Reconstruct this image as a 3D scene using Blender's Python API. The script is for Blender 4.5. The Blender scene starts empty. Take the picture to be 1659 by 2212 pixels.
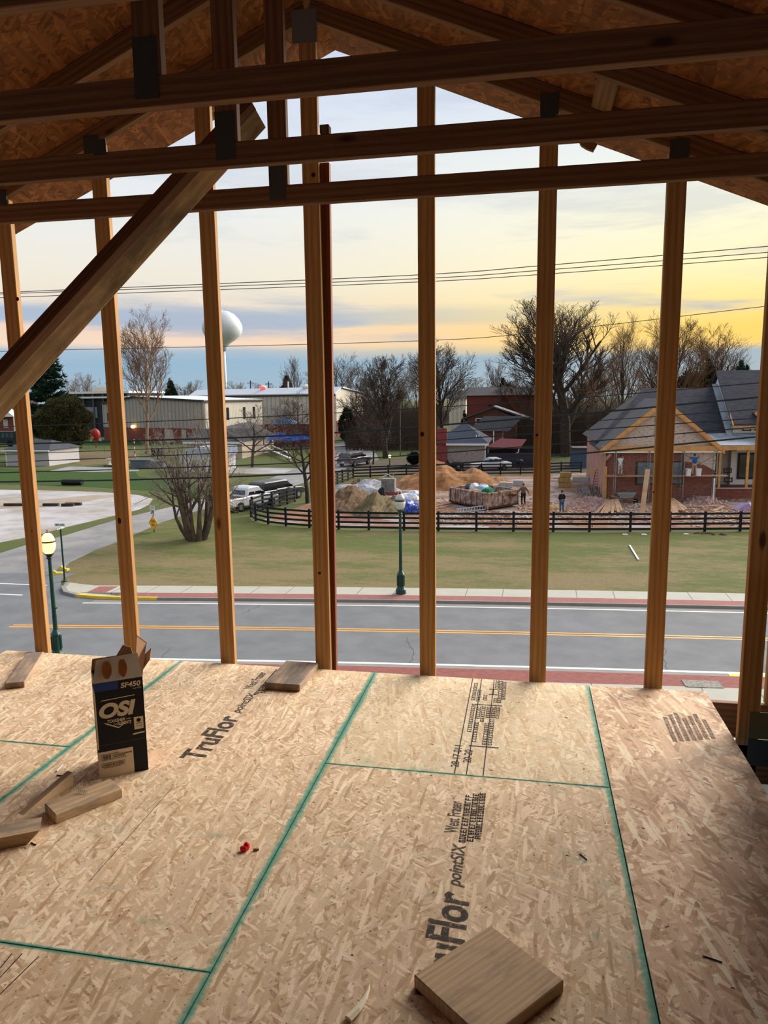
import bpy, bmesh, math, random
from mathutils import Matrix, Vector, noise
V = Vector
SC = bpy.context.scene
COL = SC.collection
random.seed(7)
# ------------------------------------------------------------------ camera calibration (measured)
IW, IH, F = 1659.0, 2212.0, 1592.0
CX, CY = IW/2, IH/2
def _d(x, y): return V((x-CX, -(y-CY), -F))
_y = _d(1140, 850).normalized()
_z = -_d(957, 10950).normalized(); _z = (_z - _y*_z.dot(_y)).normalized()
_x = _y.cross(_z)
RW = Matrix((_x, _y, _z))            # world = RW @ cam
CAM = V((0, 0, 1.58)); GZ = -7.42
def G(x, y, z=GZ):
    r = RW @ _d(x, y); return CAM + r*((z-CAM.z)/r.z)
def P(x, y, Y):
    r = RW @ _d(x, y); return CAM + r*(Y/r.y)
# ------------------------------------------------------------------ materials
def lin(c):
    def f(u):
        u /= 255.0
        return u/12.92 if u <= .04045 else ((u+.055)/1.055)**2.4
    return (f(c[0]), f(c[1]), f(c[2]), 1)
class N:
    def __init__(s, name):
        s.m = bpy.data.materials.new(name); s.m.use_nodes = True
        s.t = s.m.node_tree; s.t.nodes.clear()
        s.out = s.n('ShaderNodeOutputMaterial'); s.b = s.n('ShaderNodeBsdfPrincipled')
        s.l(s.b.outputs[0], s.out.inputs[0])
    def n(s, k, **kw):
        o = s.t.nodes.new(k)
        for a, v in kw.items(): setattr(o, a, v)
        return o
    def l(s, a, b): s.t.links.new(a, b)
    def put(s, sock, v):
        if isinstance(v, bpy.types.NodeSocket): s.l(v, sock)
        else: sock.default_value = v
    def math(s, op, a, b=0.0, c=0.0, clamp=False):
        o = s.n('ShaderNodeMath', operation=op, use_clamp=clamp)
        s.put(o.inputs[0], a); s.put(o.inputs[1], b); s.put(o.inputs[2], c); return o.outputs[0]
    def mix(s, f, a, b, bt='MIX'):
        o = s.n('ShaderNodeMix', data_type='RGBA', blend_type=bt)
        s.put(o.inputs[0], f); s.put(o.inputs[6], a); s.put(o.inputs[7], b); return o.outputs[2]
    def ramp(s, f, stops, interp='LINEAR'):
        o = s.n('ShaderNodeValToRGB'); e = o.color_ramp; e.interpolation = interp
        while len(e.elements) > 1: e.elements.remove(e.elements[-1])
        e.elements[0].position = stops[0][0]; e.elements[0].color = stops[0][1]
        for p, c in stops[1:]:
            q = e.elements.new(p); q.color = c
        s.put(o.inputs[0], f); return o.outputs[0]
    def obj(s): return s.n('ShaderNodeTexCoord').outputs['Object']
    def map(s, v, loc=(0,0,0), rot=(0,0,0), sc=(1,1,1)):
        o = s.n('ShaderNodeMapping'); s.l(v, o.inputs[0])
        o.inputs[1].default_value = loc; o.inputs[2].default_value = rot; o.inputs[3].default_value = sc
        return o.outputs[0]
    def noise(s, v, sc=5, det=3, rough=.55, dist=0):
        o = s.n('ShaderNodeTexNoise'); s.l(v, o.inputs['Vector'])
        o.inputs['Scale'].default_value = sc; o.inputs['Detail'].default_value = det
        o.inputs['Roughness'].default_value = rough; o.inputs['Distortion'].default_value = dist
        return o.outputs[0]
    def sep(s, v):
        o = s.n('ShaderNodeSeparateXYZ'); s.l(v, o.inputs[0]); return o.outputs
    def comb(s, x, y, z):
        o = s.n('ShaderNodeCombineXYZ')
        s.put(o.inputs[0], x); s.put(o.inputs[1], y); s.put(o.inputs[2], z); return o.outputs[0]
    def bump(s, h, st=.3, d=.01):
        o = s.n('ShaderNodeBump'); o.inputs['Strength'].default_value = st; o.inputs['Distance'].default_value = d
        s.l(h, o.inputs['Height']); s.l(o.outputs[0], s.b.inputs['Normal'])
    def fin(s, col, rough=.8, metal=0, spec=.3):
        s.put(s.b.inputs['Base Color'], col); s.put(s.b.inputs['Roughness'], rough)
        s.put(s.b.inputs['Metallic'], metal); s.put(s.b.inputs['Specular IOR Level'], spec)
        return s.m
def mk(name, c, rough=.8, metal=0, var=.12, sc=4, spec=.3, c2=None, bump=0):
    s = N(name); n = s.noise(s.obj(), sc, 5, .6)
    a = lin(c)
    b = lin(c2) if c2 else tuple(list(x*(1-var*2) for x in a[:3])+[1])
    f = s.ramp(n, [(.35, (0,0,0,1)), (.65, (1,1,1,1))])
    if bump: s.bump(n, bump, .02)
    return s.fin(s.mix(f, b, a), rough, metal, spec)
def emit(name, c, e):
    s = N(name); s.b.inputs['Emission Color'].default_value = lin(c); s.b.inputs['Emission Strength'].default_value = e
    return s.fin(lin(c), .4)
def wood(name, light, dark, knots=True, grime=None, gs=.5, scl=1.0):
    s = N(name); o = s.obj()
    r = s.n('ShaderNodeObjectInfo').outputs['Random']
    off = s.comb(s.math('MULTIPLY', r, 37.0), s.math('MULTIPLY', r, 11.0), s.math('MULTIPLY', r, 5.0))
    va = s.n('ShaderNodeVectorMath', operation='ADD'); s.l(o, va.inputs[0]); s.l(off, va.inputs[1]); o = va.outputs[0]
    p = s.map(o, sc=(.55*scl, 9*scl, 9*scl))
    w = s.n('ShaderNodeTexWave', wave_type='BANDS', bands_direction='Y'); s.l(p, w.inputs[0])
    w.inputs['Scale'].default_value = 1.1; w.inputs['Distortion'].default_value = 6; w.inputs['Detail'].default_value = 2
    fine = s.noise(s.map(o, sc=(4, 160, 160)), 1, 3, .6)
    g = s.math('ADD', s.math('MULTIPLY', w.outputs[1], .26), s.math('MULTIPLY', fine, .8))
    col = s.ramp(g, [(.2, lin(dark)), (.85, lin(light))])
    big = s.noise(s.map(o, sc=(1.2, 4, 4)), 1, 2)
    col = s.mix(s.math('MULTIPLY', big, .45), col, lin(dark))
    if knots:
        v = s.n('ShaderNodeTexVoronoi'); s.l(s.map(o, sc=(1.4, 4, 4)), v.inputs[0]); v.inputs['Scale'].default_value = 1.5
        k = s.ramp(v.outputs['Distance'], [(.07, (1,1,1,1)), (.12, (0,0,0,1))])
        col = s.mix(s.math('MULTIPLY', k, .85), col, lin((52, 26, 14)))
    if grime:
        gn = s.noise(s.map(o, sc=(3, 8, 8)), 1.2, 5, .65)
        col = s.mix(s.ramp(gn, [(.5-gs*.3, (0,0,0,1)), (.62, (1,1,1,1))]), col, lin(grime))
    s.bump(g, .15, .002)
    return s.fin(col, .75, 0, .25)
def osb(name, tone, contrast=1.0, teal=None, seams=None, seed=0, scale=1.0, stain=0.0, stainx=None):
    """Strand board: several layers of stretched flakes at different angles, plus edge sealer."""
    s = N(name); o = s.obj()
    xyz = s.sep(o)
    base = s.comb(xyz[0], xyz[1], 0.0)
    wn = s.n('ShaderNodeTexNoise'); s.l(base, wn.inputs['Vector']); wn.inputs['Scale'].default_value = 12; wn.inputs['Detail'].default_value = 4
    vm = s.n('ShaderNodeVectorMath', operation='MULTIPLY_ADD'); s.l(wn.outputs['Color'], vm.inputs[0])
    vm.inputs[1].default_value = (.016, .016, 0); s.l(base, vm.inputs[2]); base = vm.outputs[0]
    t = V(tone)
    def c(k, tint=(1,1,1)): return lin(tuple(min(255, max(0, t[i]*k*tint[i])) for i in range(3)))
    cc = contrast
    stops = [(0, c(1-.21*cc, (1.02,.93,.84))), (.18, c(1-.08*cc, (1.02,.97,.9))), (.62, c(1.0)), (.88, c(1+.12*cc, (1,1.0,1.0))), (1, c(1+.17*cc, (1,1.02,1.06)))]
    col = None
    rs = random.Random(seed)
    for i, (ang, sx, sy) in enumerate([(80, 9, 30), (15, 11, 46), (118, 15, 62), (58, 9, 44), (-32, 14, 66), (95, 8, 48), (148, 18, 84), (70, 15, 70), (105, 10, 60), (35, 20, 90), (84, 7, 66)]):
        m = s.map(base, loc=(rs.uniform(0, 9), rs.uniform(0, 9), 0), rot=(0, 0, math.radians(ang+rs.uniform(-9, 9))), sc=(1, 1, 1))
        m = s.map(m, sc=(sx*scale, sy*scale, 1))
        v = s.n('ShaderNodeTexVoronoi', voronoi_dimensions='2D'); s.l(m, v.inputs[0]); v.inputs['Scale'].default_value = 1
        q = s.n('ShaderNodeSeparateColor'); s.l(v.outputs['Color'], q.inputs[0])
        fv = q.outputs[0]
        if i % 2 == 0:
            gr = s.noise(s.map(m, sc=(1.2, 5, 1)), 1, 2, .6)
            fv = s.math('ADD', fv, s.math('MULTIPLY', s.math('SUBTRACT', gr, .5), .7), clamp=True)
        lc = s.ramp(fv, stops)
        if col is None: col = lc
        else:
            msk = s.math('GREATER_THAN', q.outputs[1], .66)
            fad = s.ramp(v.outputs['Distance'], [(.42, (1,1,1,1)), (.6, (0,0,0,1))])
            col = s.mix(s.math('MULTIPLY', s.math('MULTIPLY', msk, fad), .85), col, lc)
    fine = s.noise(s.map(base, sc=(60, 60, 1)), 3, 4, .7)
    col = s.mix(s.math('MULTIPLY', s.math('SUBTRACT', fine, .45, clamp=True), .9), col, c(.62, (1, .9, .78)))
    low = s.noise(base, 1.3, 4, .6)
    col = s.mix(s.math('MULTIPLY', s.math('SUBTRACT', low, .45, clamp=True), .8), col, c(.82, (1,.96,.9)))
    # dark specks
    sp = s.n('ShaderNodeTexVoronoi', voronoi_dimensions='2D'); s.l(base, sp.inputs[0]); sp.inputs['Scale'].default_value = 16
    k = s.ramp(sp.outputs['Distance'], [(.035, (1,1,1,1)), (.06, (0,0,0,1))])
    col = s.mix(s.math('MULTIPLY', k, .55), col, lin((70, 52, 38)))
    if teal is not None:
        TE = lin((78, 158, 134))
        sm = s.noise(s.map(base, rot=(0,0,.5), sc=(2.2, 5, 1)), 1.6, 5, .65)
        f = s.ramp(sm, [(.585, (0,0,0,1)), (.70, (1,1,1,1))])
        f = s.math('MULTIPLY', f, s.ramp(s.noise(s.map(base, rot=(0,0,.5), sc=(12, 40, 1)), 1, 3, .7), [(.4, (0,0,0,1)), (.6, (1,1,1,1))]))
        col = s.mix(s.math('MULTIPLY', f, teal), col, TE)
        en = s.noise(base, 38, 4, .7)
        for (ax, pos, wd) in seams:
            d = s.math('ABSOLUTE', s.math('SUBTRACT', xyz[ax], pos))
            d = s.math('ADD', d, s.math('ADD', s.math('MULTIPLY', s.math('SUBTRACT', en, .5), wd*1.6), s.math('MULTIPLY', s.math('SUBTRACT', low, .5), wd*2.4)))
            mp = s.n('ShaderNodeMapRange'); s.l(d, mp.inputs[0])
            mp.inputs[1].default_value = wd*.55; mp.inputs[2].default_value = wd*1.35; mp.inputs[3].default_value = .85; mp.inputs[4].default_value = 0
            col = s.mix(mp.outputs[0], col, TE)
            mp = s.n('ShaderNodeMapRange'); s.l(d, mp.inputs[0])
            mp.inputs[1].default_value = wd*.1; mp.inputs[2].default_value = wd*.5; mp.inputs[3].default_value = .5; mp.inputs[4].default_value = 0
            col = s.mix(mp.outputs[0], col, lin((30, 110, 98)))
    if stainx is not None:
        d = s.math('SUBTRACT', stainx[1], xyz[0]); mp = s.n('ShaderNodeMapRange'); s.l(d, mp.inputs[0])
        mp.inputs[1].default_value = 0; mp.inputs[2].default_value = stainx[0]; mp.inputs[3].default_value = 1; mp.inputs[4].default_value = 0
        sn = s.noise(base, 4, 5, .7)
        col = s.mix(s.math('MULTIPLY', mp.outputs[0], s.ramp(sn, [(.4, (0,0,0,1)), (.65, (.7,.7,.7,1))])), col, lin((72, 60, 54)))
    s.bump(fine, .15, .002)
    return s.fin(col, .75, 0, .25)
def brick(name, c1, c2, mortar, sc=4.5, patch=None):
    s = N(name); x = s.sep(s.obj())
    v = s.comb(s.math('ADD', x[0], x[1]), x[2], 0.0)
    b = s.n('ShaderNodeTexBrick'); s.l(v, b.inputs['Vector'])
    b.inputs['Color1'].default_value = lin(c1); b.inputs['Color2'].default_value = lin(c2); b.inputs['Mortar'].default_value = lin(mortar)
    b.inputs['Scale'].default_value = sc; b.inputs['Mortar Size'].default_value = .018; b.inputs['Brick Width'].default_value = .95
    b.inputs['Row Height'].default_value = .33
    col = b.outputs[0]
    if patch:
        n = s.noise(s.map(v, sc=(3, 9, 1)), 1.0, 4, .7)
        col = s.mix(s.ramp(n, [(.42, (0,0,0,1)), (.5, (1,1,1,1))]), col, lin(patch))
    return s.fin(col, .9)
def shingle(name, c1, c2, sc=3):
    s = N(name); x = s.sep(s.obj())
    v = s.comb(x[0], s.math('ADD', x[1], x[2]), 0.0)
    b = s.n('ShaderNodeTexBrick'); s.l(v, b.inputs['Vector'])
    b.inputs['Color1'].default_value = lin(c1); b.inputs['Color2'].default_value = lin(c2); b.inputs['Mortar'].default_value = lin(tuple(k*.6 for k in c1))
    b.inputs['Scale'].default_value = sc; b.inputs['Mortar Size'].default_value = .012; b.inputs['Row Height'].default_value = .5; b.inputs['Brick Width'].default_value = .9
    return s.fin(b.outputs[0], .9)
def grass(name, g1, g2, tan, amt, sc=.25, grad=0):
    s = N(name); o = s.obj()
    n1 = s.noise(s.map(o, sc=(1, 2.6, 1)), sc, 5, .62); n2 = s.noise(o, 7, 6, .75); n3 = s.noise(s.map(o, sc=(1, 3, 1)), 1.4, 4, .7)
    col = s.mix(n2, lin(g1), lin(g2))
    n4 = s.noise(s.map(o, sc=(1, 4, 1)), 5, 4, .75)
    f = s.math('ADD', s.math('ADD', s.math('MULTIPLY', n1, .45), s.math('MULTIPLY', n3, .3)), s.math('MULTIPLY', n4, .25))
    if grad: f = s.math('SUBTRACT', f, s.math('MULTIPLY', s.math('SUBTRACT', s.sep(o)[1], 41.5), grad))
    col = s.mix(s.ramp(f, [(amt-.05, (0,0,0,1)), (amt+.06, (1,1,1,1))]), col, s.mix(n2, lin(tan), lin(tuple(k*.72 for k in tan))))
    fine = s.noise(s.map(o, sc=(1, 2, 1)), 22, 3, .8)
    col = s.mix(s.ramp(fine, [(.4, (.55,.55,.55,1)), (.6, (0,0,0,1))]), col, lin(tuple(k*.5 for k in g1)))
    s.bump(fine, .5, .05)
    return s.fin(col, 1, 0, .1)
def metalplate(name, c1, c2):
    s = N(name); b = s.n('ShaderNodeTexBrick'); x = s.sep(s.obj())
    s.l(s.comb(x[0], x[2], 0.0), b.inputs['Vector'])
    b.inputs['Color1'].default_value = lin(c1); b.inputs['Color2'].default_value = lin(c1); b.inputs['Mortar'].default_value = lin(c2)
    b.inputs['Scale'].default_value = 60; b.inputs['Mortar Size'].default_value = .16; b.inputs['Row Height'].default_value = .75; b.inputs['Brick Width'].default_value = .3
    s.bump(b.outputs[1], .5, .002)
    return s.fin(b.outputs[0], .5, .12, .4)
def ink(name, c, stripe=0, ax=0, lo=.3):
    s = N(name)
    n = s.noise(s.obj(), 55, 4, .7)
    a = s.ramp(n, [(lo, (.15,.15,.15,1)), (lo+.14, (1,1,1,1))])
    if stripe:
        x = s.sep(s.obj())[ax]
        w = s.math('GREATER_THAN', s.math('FRACT', s.math('MULTIPLY', x, float(stripe))), .28)
        a = s.math('MULTIPLY', a, s.math('ADD', s.math('MULTIPLY', w, .8), .2))
    s.put(s.b.inputs['Alpha'], s.math('MULTIPLY', a, .9))
    return s.fin(lin(c), .8)
M = {}
M['stud'] = wood('pine stud', (206, 164, 108), (150, 102, 56))
M['truss'] = wood('truss lumber', (160, 116, 80), (98, 64, 44))
M['redwood'] = wood('reddish stud', (150, 84, 48), (90, 44, 24))
M['weathered'] = wood('weathered board', (206, 180, 152), (150, 126, 104), grime=(128, 114, 102), gs=.3)
M['offcut'] = wood('pale offcut', (222, 194, 158), (180, 148, 112), grime=(150, 132, 112), gs=.15)
M['block'] = wood('foreground block', (218, 190, 154), (172, 140, 106), knots=False, grime=(150, 130, 110), gs=.05, scl=1.6)
M['brace'] = wood('dirty brace', (226, 190, 140), (160, 124, 84), grime=(120, 96, 68), gs=.5)
M['plate'] = metalplate('galvanised plate', (150, 152, 150), (70, 70, 70))
M['steel'] = mk('galvanised steel', (150, 152, 152), .4, .8)
M['roofosb'] = osb('roof sheathing', (136, 84, 48), 1.6, seed=5, scale=.62)
M['knot'] = mk('knot', (48, 22, 12), .6, var=.3, sc=40)
M['white'] = mk('white paint', (222, 222, 218), .5, var=.04)
M['black'] = mk('black paint', (22, 24, 28), .5, var=.2)
M['fence'] = mk('black stained board', (26, 29, 34), .7, var=.25, sc=6)
M['lamppost'] = mk('dark green iron', (12, 62, 50), .35, .2, var=.2, spec=.5)
M['asphalt'] = mk('asphalt', (114, 116, 118), .9, var=.09, sc=.9, c2=(102, 104, 106), bump=.1)
M['sideroad'] = mk('worn asphalt', (146, 144, 142), .95, var=.1, sc=.5, c2=(122, 121, 120), bump=.1)
M['gravel'] = mk('gravel lot', (176, 174, 176), 1, var=.1, sc=.35, c2=(146, 138, 128), bump=.2)
M['concrete'] = mk('concrete', (172, 168, 154), .9, var=.06, sc=2)
M['gutter'] = mk('gutter concrete', (140, 136, 130), .9, var=.06, sc=2)
M['yellow'] = mk('yellow paint', (238, 178, 66), .6, var=.08)
M['orange'] = mk('orange yellow line', (226, 158, 62), .6, var=.08)
M['bark'] = mk('grey bark', (98, 84, 72), 1, var=.25, sc=3)
M['barkdark'] = mk('dark bark', (72, 60, 52), 1, var=.25, sc=3)
M['barktan'] = mk('tan bark', (156, 128, 104), 1, var=.2, sc=3)
M['twig'] = mk('twigs', (104, 84, 70), 1, var=.2, sc=2)
M['cable'] = mk('black cable', (26, 28, 30), .5)
M['cablegrey'] = mk('grey cable', (96, 92, 92), .6)
M['glassdark'] = mk('dark glass', (26, 34, 42), .1, var=.1, spec=.7)
M['rubber'] = mk('tyre rubber', (24, 24, 26), .9)
M['red'] = mk('red lens', (160, 20, 24), .3)
M['blue'] = mk('blue sheet', (34, 92, 190), .5, var=.2, sc=2)
M['tarp'] = mk('crumpled blue tarp', (46, 82, 186), .35, var=.35, sc=3, spec=.6)
M['cream'] = mk('cream siding', (214, 204, 184), .7, var=.05, sc=.3)
M['trimwood'] = mk('new trim wood', (216, 160, 98), .7, var=.15, sc=2)
M['wrap'] = mk('house wrap', (222, 222, 224), .5, var=.04, sc=1)
M['membrane'] = mk('grey roof membrane', (150, 160, 168), .5, var=.15, sc=1.5)
M['dirt'] = mk('orange dirt', (158, 112, 70), 1, sc=1.1, c2=(112, 74, 44), bump=.6)
M['soil'] = mk('brown soil', (118, 92, 66), 1, sc=2.2, c2=(72, 56, 42), bump=.8)
M['graypile'] = mk('grey gravel', (168, 170, 174), 1, sc=4, c2=(118, 118, 120), bump=.5)
M['plank'] = mk('rough plank', (188, 150, 118), .9, var=.15, sc=1)
M['skin'] = mk('skin', (176, 124, 98), .6, var=.05)
M['hair'] = mk('dark hair', (40, 30, 24), .8)
# ------------------------------------------------------------------ mesh builder
class MB:
    def __init__(s): s.v = []; s.f = []
    def add(s, vs, fs):
        k = len(s.v); s.v += [V(p) for p in vs]; s.f += [tuple(i+k for i in f) for f in fs]; return s
    def box(s, x0, x1, y0, y1, z0, z1):
        return s.add([(x0,y0,z0),(x1,y0,z0),(x1,y1,z0),(x0,y1,z0),(x0,y0,z1),(x1,y0,z1),(x1,y1,z1),(x0,y1,z1)],
                     [(0,3,2,1),(4,5,6,7),(0,1,5,4),(1,2,6,5),(2,3,7,6),(3,0,4,7)])
    def bar(s, a, b, w, t, up=(0,0,1)):
        a, b, up = V(a), V(b), V(up); d = (b-a).normalized()
        sd = d.cross(up)
        if sd.length < 1e-4: sd = d.cross(V((1,0,0)))
        sd.normalize(); u = sd.cross(d).normalized()
        sd *= t/2; u *= w/2
        return s.add([a-sd-u, a+sd-u, a+sd+u, a-sd+u, b-sd-u, b+sd-u, b+sd+u, b-sd+u],
                     [(0,1,2,3),(7,6,5,4),(4,5,1,0),(5,6,2,1),(6,7,3,2),(7,4,0,3)])
    def tube(s, pts, rad, n=6, cap=True):
        pts = [V(p) for p in pts]
        if not hasattr(rad, '__len__'): rad = [rad]*len(pts)
        k = len(s.v); m = len(pts); ref = None
        for i, p in enumerate(pts):
            d = (pts[min(i+1, m-1)]-pts[max(i-1, 0)])
            if d.length < 1e-9: d = V((0,0,1))
            d.normalize()
            if ref is None: ref = d.orthogonal().normalized()
            ref = ref - d*ref.dot(d)
            if ref.length < 1e-6: ref = d.orthogonal()
            ref.normalize(); q = d.cross(ref)
            for j in range(n):
                a = 2*math.pi*j/n
                s.v.append(p + (ref*math.cos(a)+q*math.sin(a))*rad[i])
        for i in range(m-1):
            for j in range(n):
                a = k+i*n+j; b = k+i*n+(j+1) % n
                s.f.append((a, b, b+n, a+n))
        if cap and n > 2:
            s.f.append(tuple(range(k+n-1, k-1, -1))); s.f.append(tuple(range(k+(m-1)*n, k+m*n)))
        return s
    def lathe(s, prof, n=16, c=(0,0,0)):
        c = V(c); k = len(s.v)
        for r, z in prof:
            for j in range(n):
                a = 2*math.pi*j/n; s.v.append(c+V((r*math.cos(a), r*math.sin(a), z)))
        for i in range(len(prof)-1):
            for j in range(n):
                a = k+i*n+j; b = k+i*n+(j+1) % n; s.f.append((a, b, b+n, a+n))
        s.f.append(tuple(range(k+n-1, k-1, -1))); m = len(prof); s.f.append(tuple(range(k+(m-1)*n, k+m*n)))
        return s
    def prism(s, poly, vec):
        poly = [V(p) for p in poly]; vec = V(vec); n = len(poly)
        return s.add(poly+[p+vec for p in poly], [tuple(range(n-1, -1, -1)), tuple(range(n, 2*n))] + [(i, (i+1) % n, (i+1) % n+n, i+n) for i in range(n)])
    def sphere(s, c, r, nu=10, nv=7):
        c = V(c); r = (r, r, r) if not hasattr(r, '__len__') else r; k = len(s.v)
        s.v.append(c+V((0,0,-r[2])))
        for i in range(1, nv):
            t = -math.pi/2+math.pi*i/nv
            for j in range(nu):
                a = 2*math.pi*j/nu
                s.v.append(c+V((r[0]*math.cos(t)*math.cos(a), r[1]*math.cos(t)*math.sin(a), r[2]*math.sin(t))))
        s.v.append(c+V((0,0,r[2]))); e = len(s.v)-1
        for j in range(nu):
            s.f.append((k, k+1+(j+1) % nu, k+1+j)); b = k+1+(nv-2)*nu; s.f.append((e, b+j, b+(j+1) % nu))
            for i in range(nv-2):
                a = k+1+i*nu+j; q = k+1+i*nu+(j+1) % nu; s.f.append((a, q, q+nu, a+nu))
        return s
    def extr(s, poly, w, b=.05, c=(0,0)):
        """side profile (x,z) extruded over width w in y with softened edges"""
        n = len(poly); mx = sum(p[0] for p in poly)/n; mz = sum(p[1] for p in poly)/n; k = len(s.v)
        L = max(p[0] for p in poly)-min(p[0] for p in poly); H = max(p[1] for p in poly)-min(p[1] for p in poly)
        for y, q in ((-w/2, 1), (-w/2+b, 0), (w/2-b, 0), (w/2, 1)):
            for x, z in poly:
                s.v.append(V((mx+(x-mx)*(1-q*b*2/L), y, mz+(z-mz)*(1-q*b*2/H))))
        for i in range(3):
            for j in range(n):
                a = k+i*n+j; e = k+i*n+(j+1) % n; s.f.append((a, a+n, e+n, e))
        s.f.append(tuple(range(k, k+n))); s.f.append(tuple(range(k+4*n-1, k+3*n-1, -1)))
        return s
    def build(s, name, mat, parent=None, loc=None, smooth=False, rot=None, bevel=0):
        me = bpy.data.meshes.new(name); me.from_pydata([tuple(p) for p in s.v], [], s.f); me.update()
        if bevel or True:
            if bevel:
                bm = bmesh.new(); bm.from_mesh(me)
                bmesh.ops.bevel(bm, geom=bm.edges[:], offset=bevel, segments=1, affect='EDGES')
                bmesh.ops.recalc_face_normals(bm, faces=bm.faces[:]); bm.to_mesh(me); bm.free()
        me.materials.append(mat)
        if smooth: me.polygons.foreach_set('use_smooth', [True]*len(me.polygons))
        o = bpy.data.objects.new(name, me); COL.objects.link(o)
        if parent: o.parent = parent
        if loc is not None: o.location = loc
        if rot is not None: o.rotation_euler = rot
        return o
def tag(o, label=None, cat=None, group=None, kind=None):
    if label: o['label'] = label
    if cat: o['category'] = cat
    if group: o['group'] = group
    if kind: o['kind'] = kind
    return o
def thing(name, label, cat, loc=(0,0,0), rz=0, group=None):
    o = bpy.data.objects.new(name, None); COL.objects.link(o); o.empty_display_size = .2
    o.location = loc; o.rotation_euler = (0, 0, rz)
    return tag(o, label, cat, group)
def struct(name, mb, mat, parent=None):
    o = mb.build(name, mat, parent)
    if not parent: o['kind'] = 'structure'
    return o
def kids(o, _c={}):
    return list(o.children)
def copy_tree(o, parent=None):
    c = o.copy(); COL.objects.link(c); c.parent = parent
    for ch in kids(o): copy_tree(ch, c)
    return c
def frame(a, b, up):
    a, b, up = V(a), V(b), V(up); x = (b-a).normalized(); z = x.cross(up).normalized(); y = z.cross(x)
    return Matrix(((x.x, y.x, z.x, a.x), (x.y, y.y, z.y, a.y), (x.z, y.z, z.z, a.z), (0,0,0,1)))
def board(name, a, b, w, t, up, mat, parent=None, bevel=.0025):
    """lumber with its grain along the piece: x local = length, y local = width w, z local = thickness t"""
    a, b = V(a), V(b); L = (b-a).length
    o = MB().box(0, L, -w/2, w/2, -t/2, t/2).build(name, mat, None, bevel=bevel)
    m = frame(a, b, up)
    if parent:
        o.parent = parent
        m = (Matrix.Translation(parent.location) @ parent.rotation_euler.to_matrix().to_4x4()).inverted() @ m
    o.matrix_local = m
    return o
def text(name, s, mat, parent, M4, h, w=None, shear=0, bold=0, space=1):
    c = bpy.data.curves.new(name, 'FONT'); c.body = s; c.size = 1; c.shear = shear; c.extrude = .0; c.offset = bold; c.space_character = space
    t = bpy.data.objects.new('tmp', c); COL.objects.link(t)
    bpy.context.view_layer.update()
    me = bpy.data.meshes.new_from_object(t); bpy.data.objects.remove(t)
    xs = [v.co.x for v in me.vertices]; ys = [v.co.y for v in me.vertices]
    sx = (w/(max(xs)-min(xs))) if w else h/(max(ys)-min(ys)); sy = h/(max(ys)-min(ys))
    x0, y0 = min(xs), min(ys)
    for v in me.vertices: v.co.x = (v.co.x-x0)*sx; v.co.y = (v.co.y-y0)*sy
    me.materials.clear(); me.materials.append(mat)
    o = bpy.data.objects.new(name, me); COL.objects.link(o); o.parent = parent; o.matrix_local = M4
    return o
def flatM(x, y, z, ang): return Matrix.Translation((x, y, z)) @ Matrix.Rotation(ang, 4, 'Z')
# ================================================================== INTERIOR
FY = 3.97
fl = struct('floor', MB().box(-3.45, .97, -2.2, FY-.005, -.045, -.019), M['soil'])
PANELS = [  # x0,x1,y0,y1,tone,contrast, seams(axis,pos,width)
 (-.838, .357, 2.893, FY, (222,203,170), .6, [(0,-.838,.020),(0,.357,.020),(1,2.893,.008)]),
 (-.838, .357, .45, 2.893, (222,197,165), 1.0, [(0,-.838,.020),(0,.357,.020),(1,2.893,.009)]),
 (-2.04, -.838, 1.697, FY, (228,202,170), 1.0, [(0,-.838,.020),(0,-2.04,.018),(1,1.697,.008)]),
 (-2.04, -.838, -.74, 1.697, (220,194,162), 1.0, [(0,-.838,.018),(0,-2.04,.018),(1,1.697,.008)]),
 (-3.24, -2.04, 2.846, FY, (228,202,170), 1.0, [(0,-2.04,.018),(1,2.846,.008)]),
 (-3.24, -2.04, .4, 2.846, (224,197,163), 1.0, [(0,-2.04,.018),(1,2.846,.008)]),
 (-.838, .357, -2, .45, (220,194,162), 1.0, [(0,.357,.018),(1,.45,.008)])]
PO = []
for i, (x0, x1, y0, y1, tone, cn, sm) in enumerate(PANELS):
    g = .0022
    o = MB().box(x0+g, x1-g, y0+g, y1-(g if y1 < 3.9 else 0), -.018, 0).build('floor_panel', osb('strand board %d' % i, tone, cn, teal=.5, seams=sm, seed=i*3+1), fl)
    PO.append(o)
o = MB().add([(.3592,-2,-.018),(.975,-2,-.018),(.958,3.985,-.018),(.3592,3.972,-.018),(.3592,-2,0),(.975,-2,0),(.958,3.985,0),(.3592,3.972,0)],
             [(0,3,2,1),(4,5,6,7),(0,1,5,4),(1,2,6,5),(2,3,7,6),(3,0,4,7)]).build('floor_panel', osb('coarse strand board', (226,192,160), 1.45, teal=.0, seams=[(0,.357,.003)], seed=40, scale=.72, stainx=(.42, .985)), fl)
o['label'] = 'coarser, pinkish strand board panel with dark stains along its cut edge'
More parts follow.
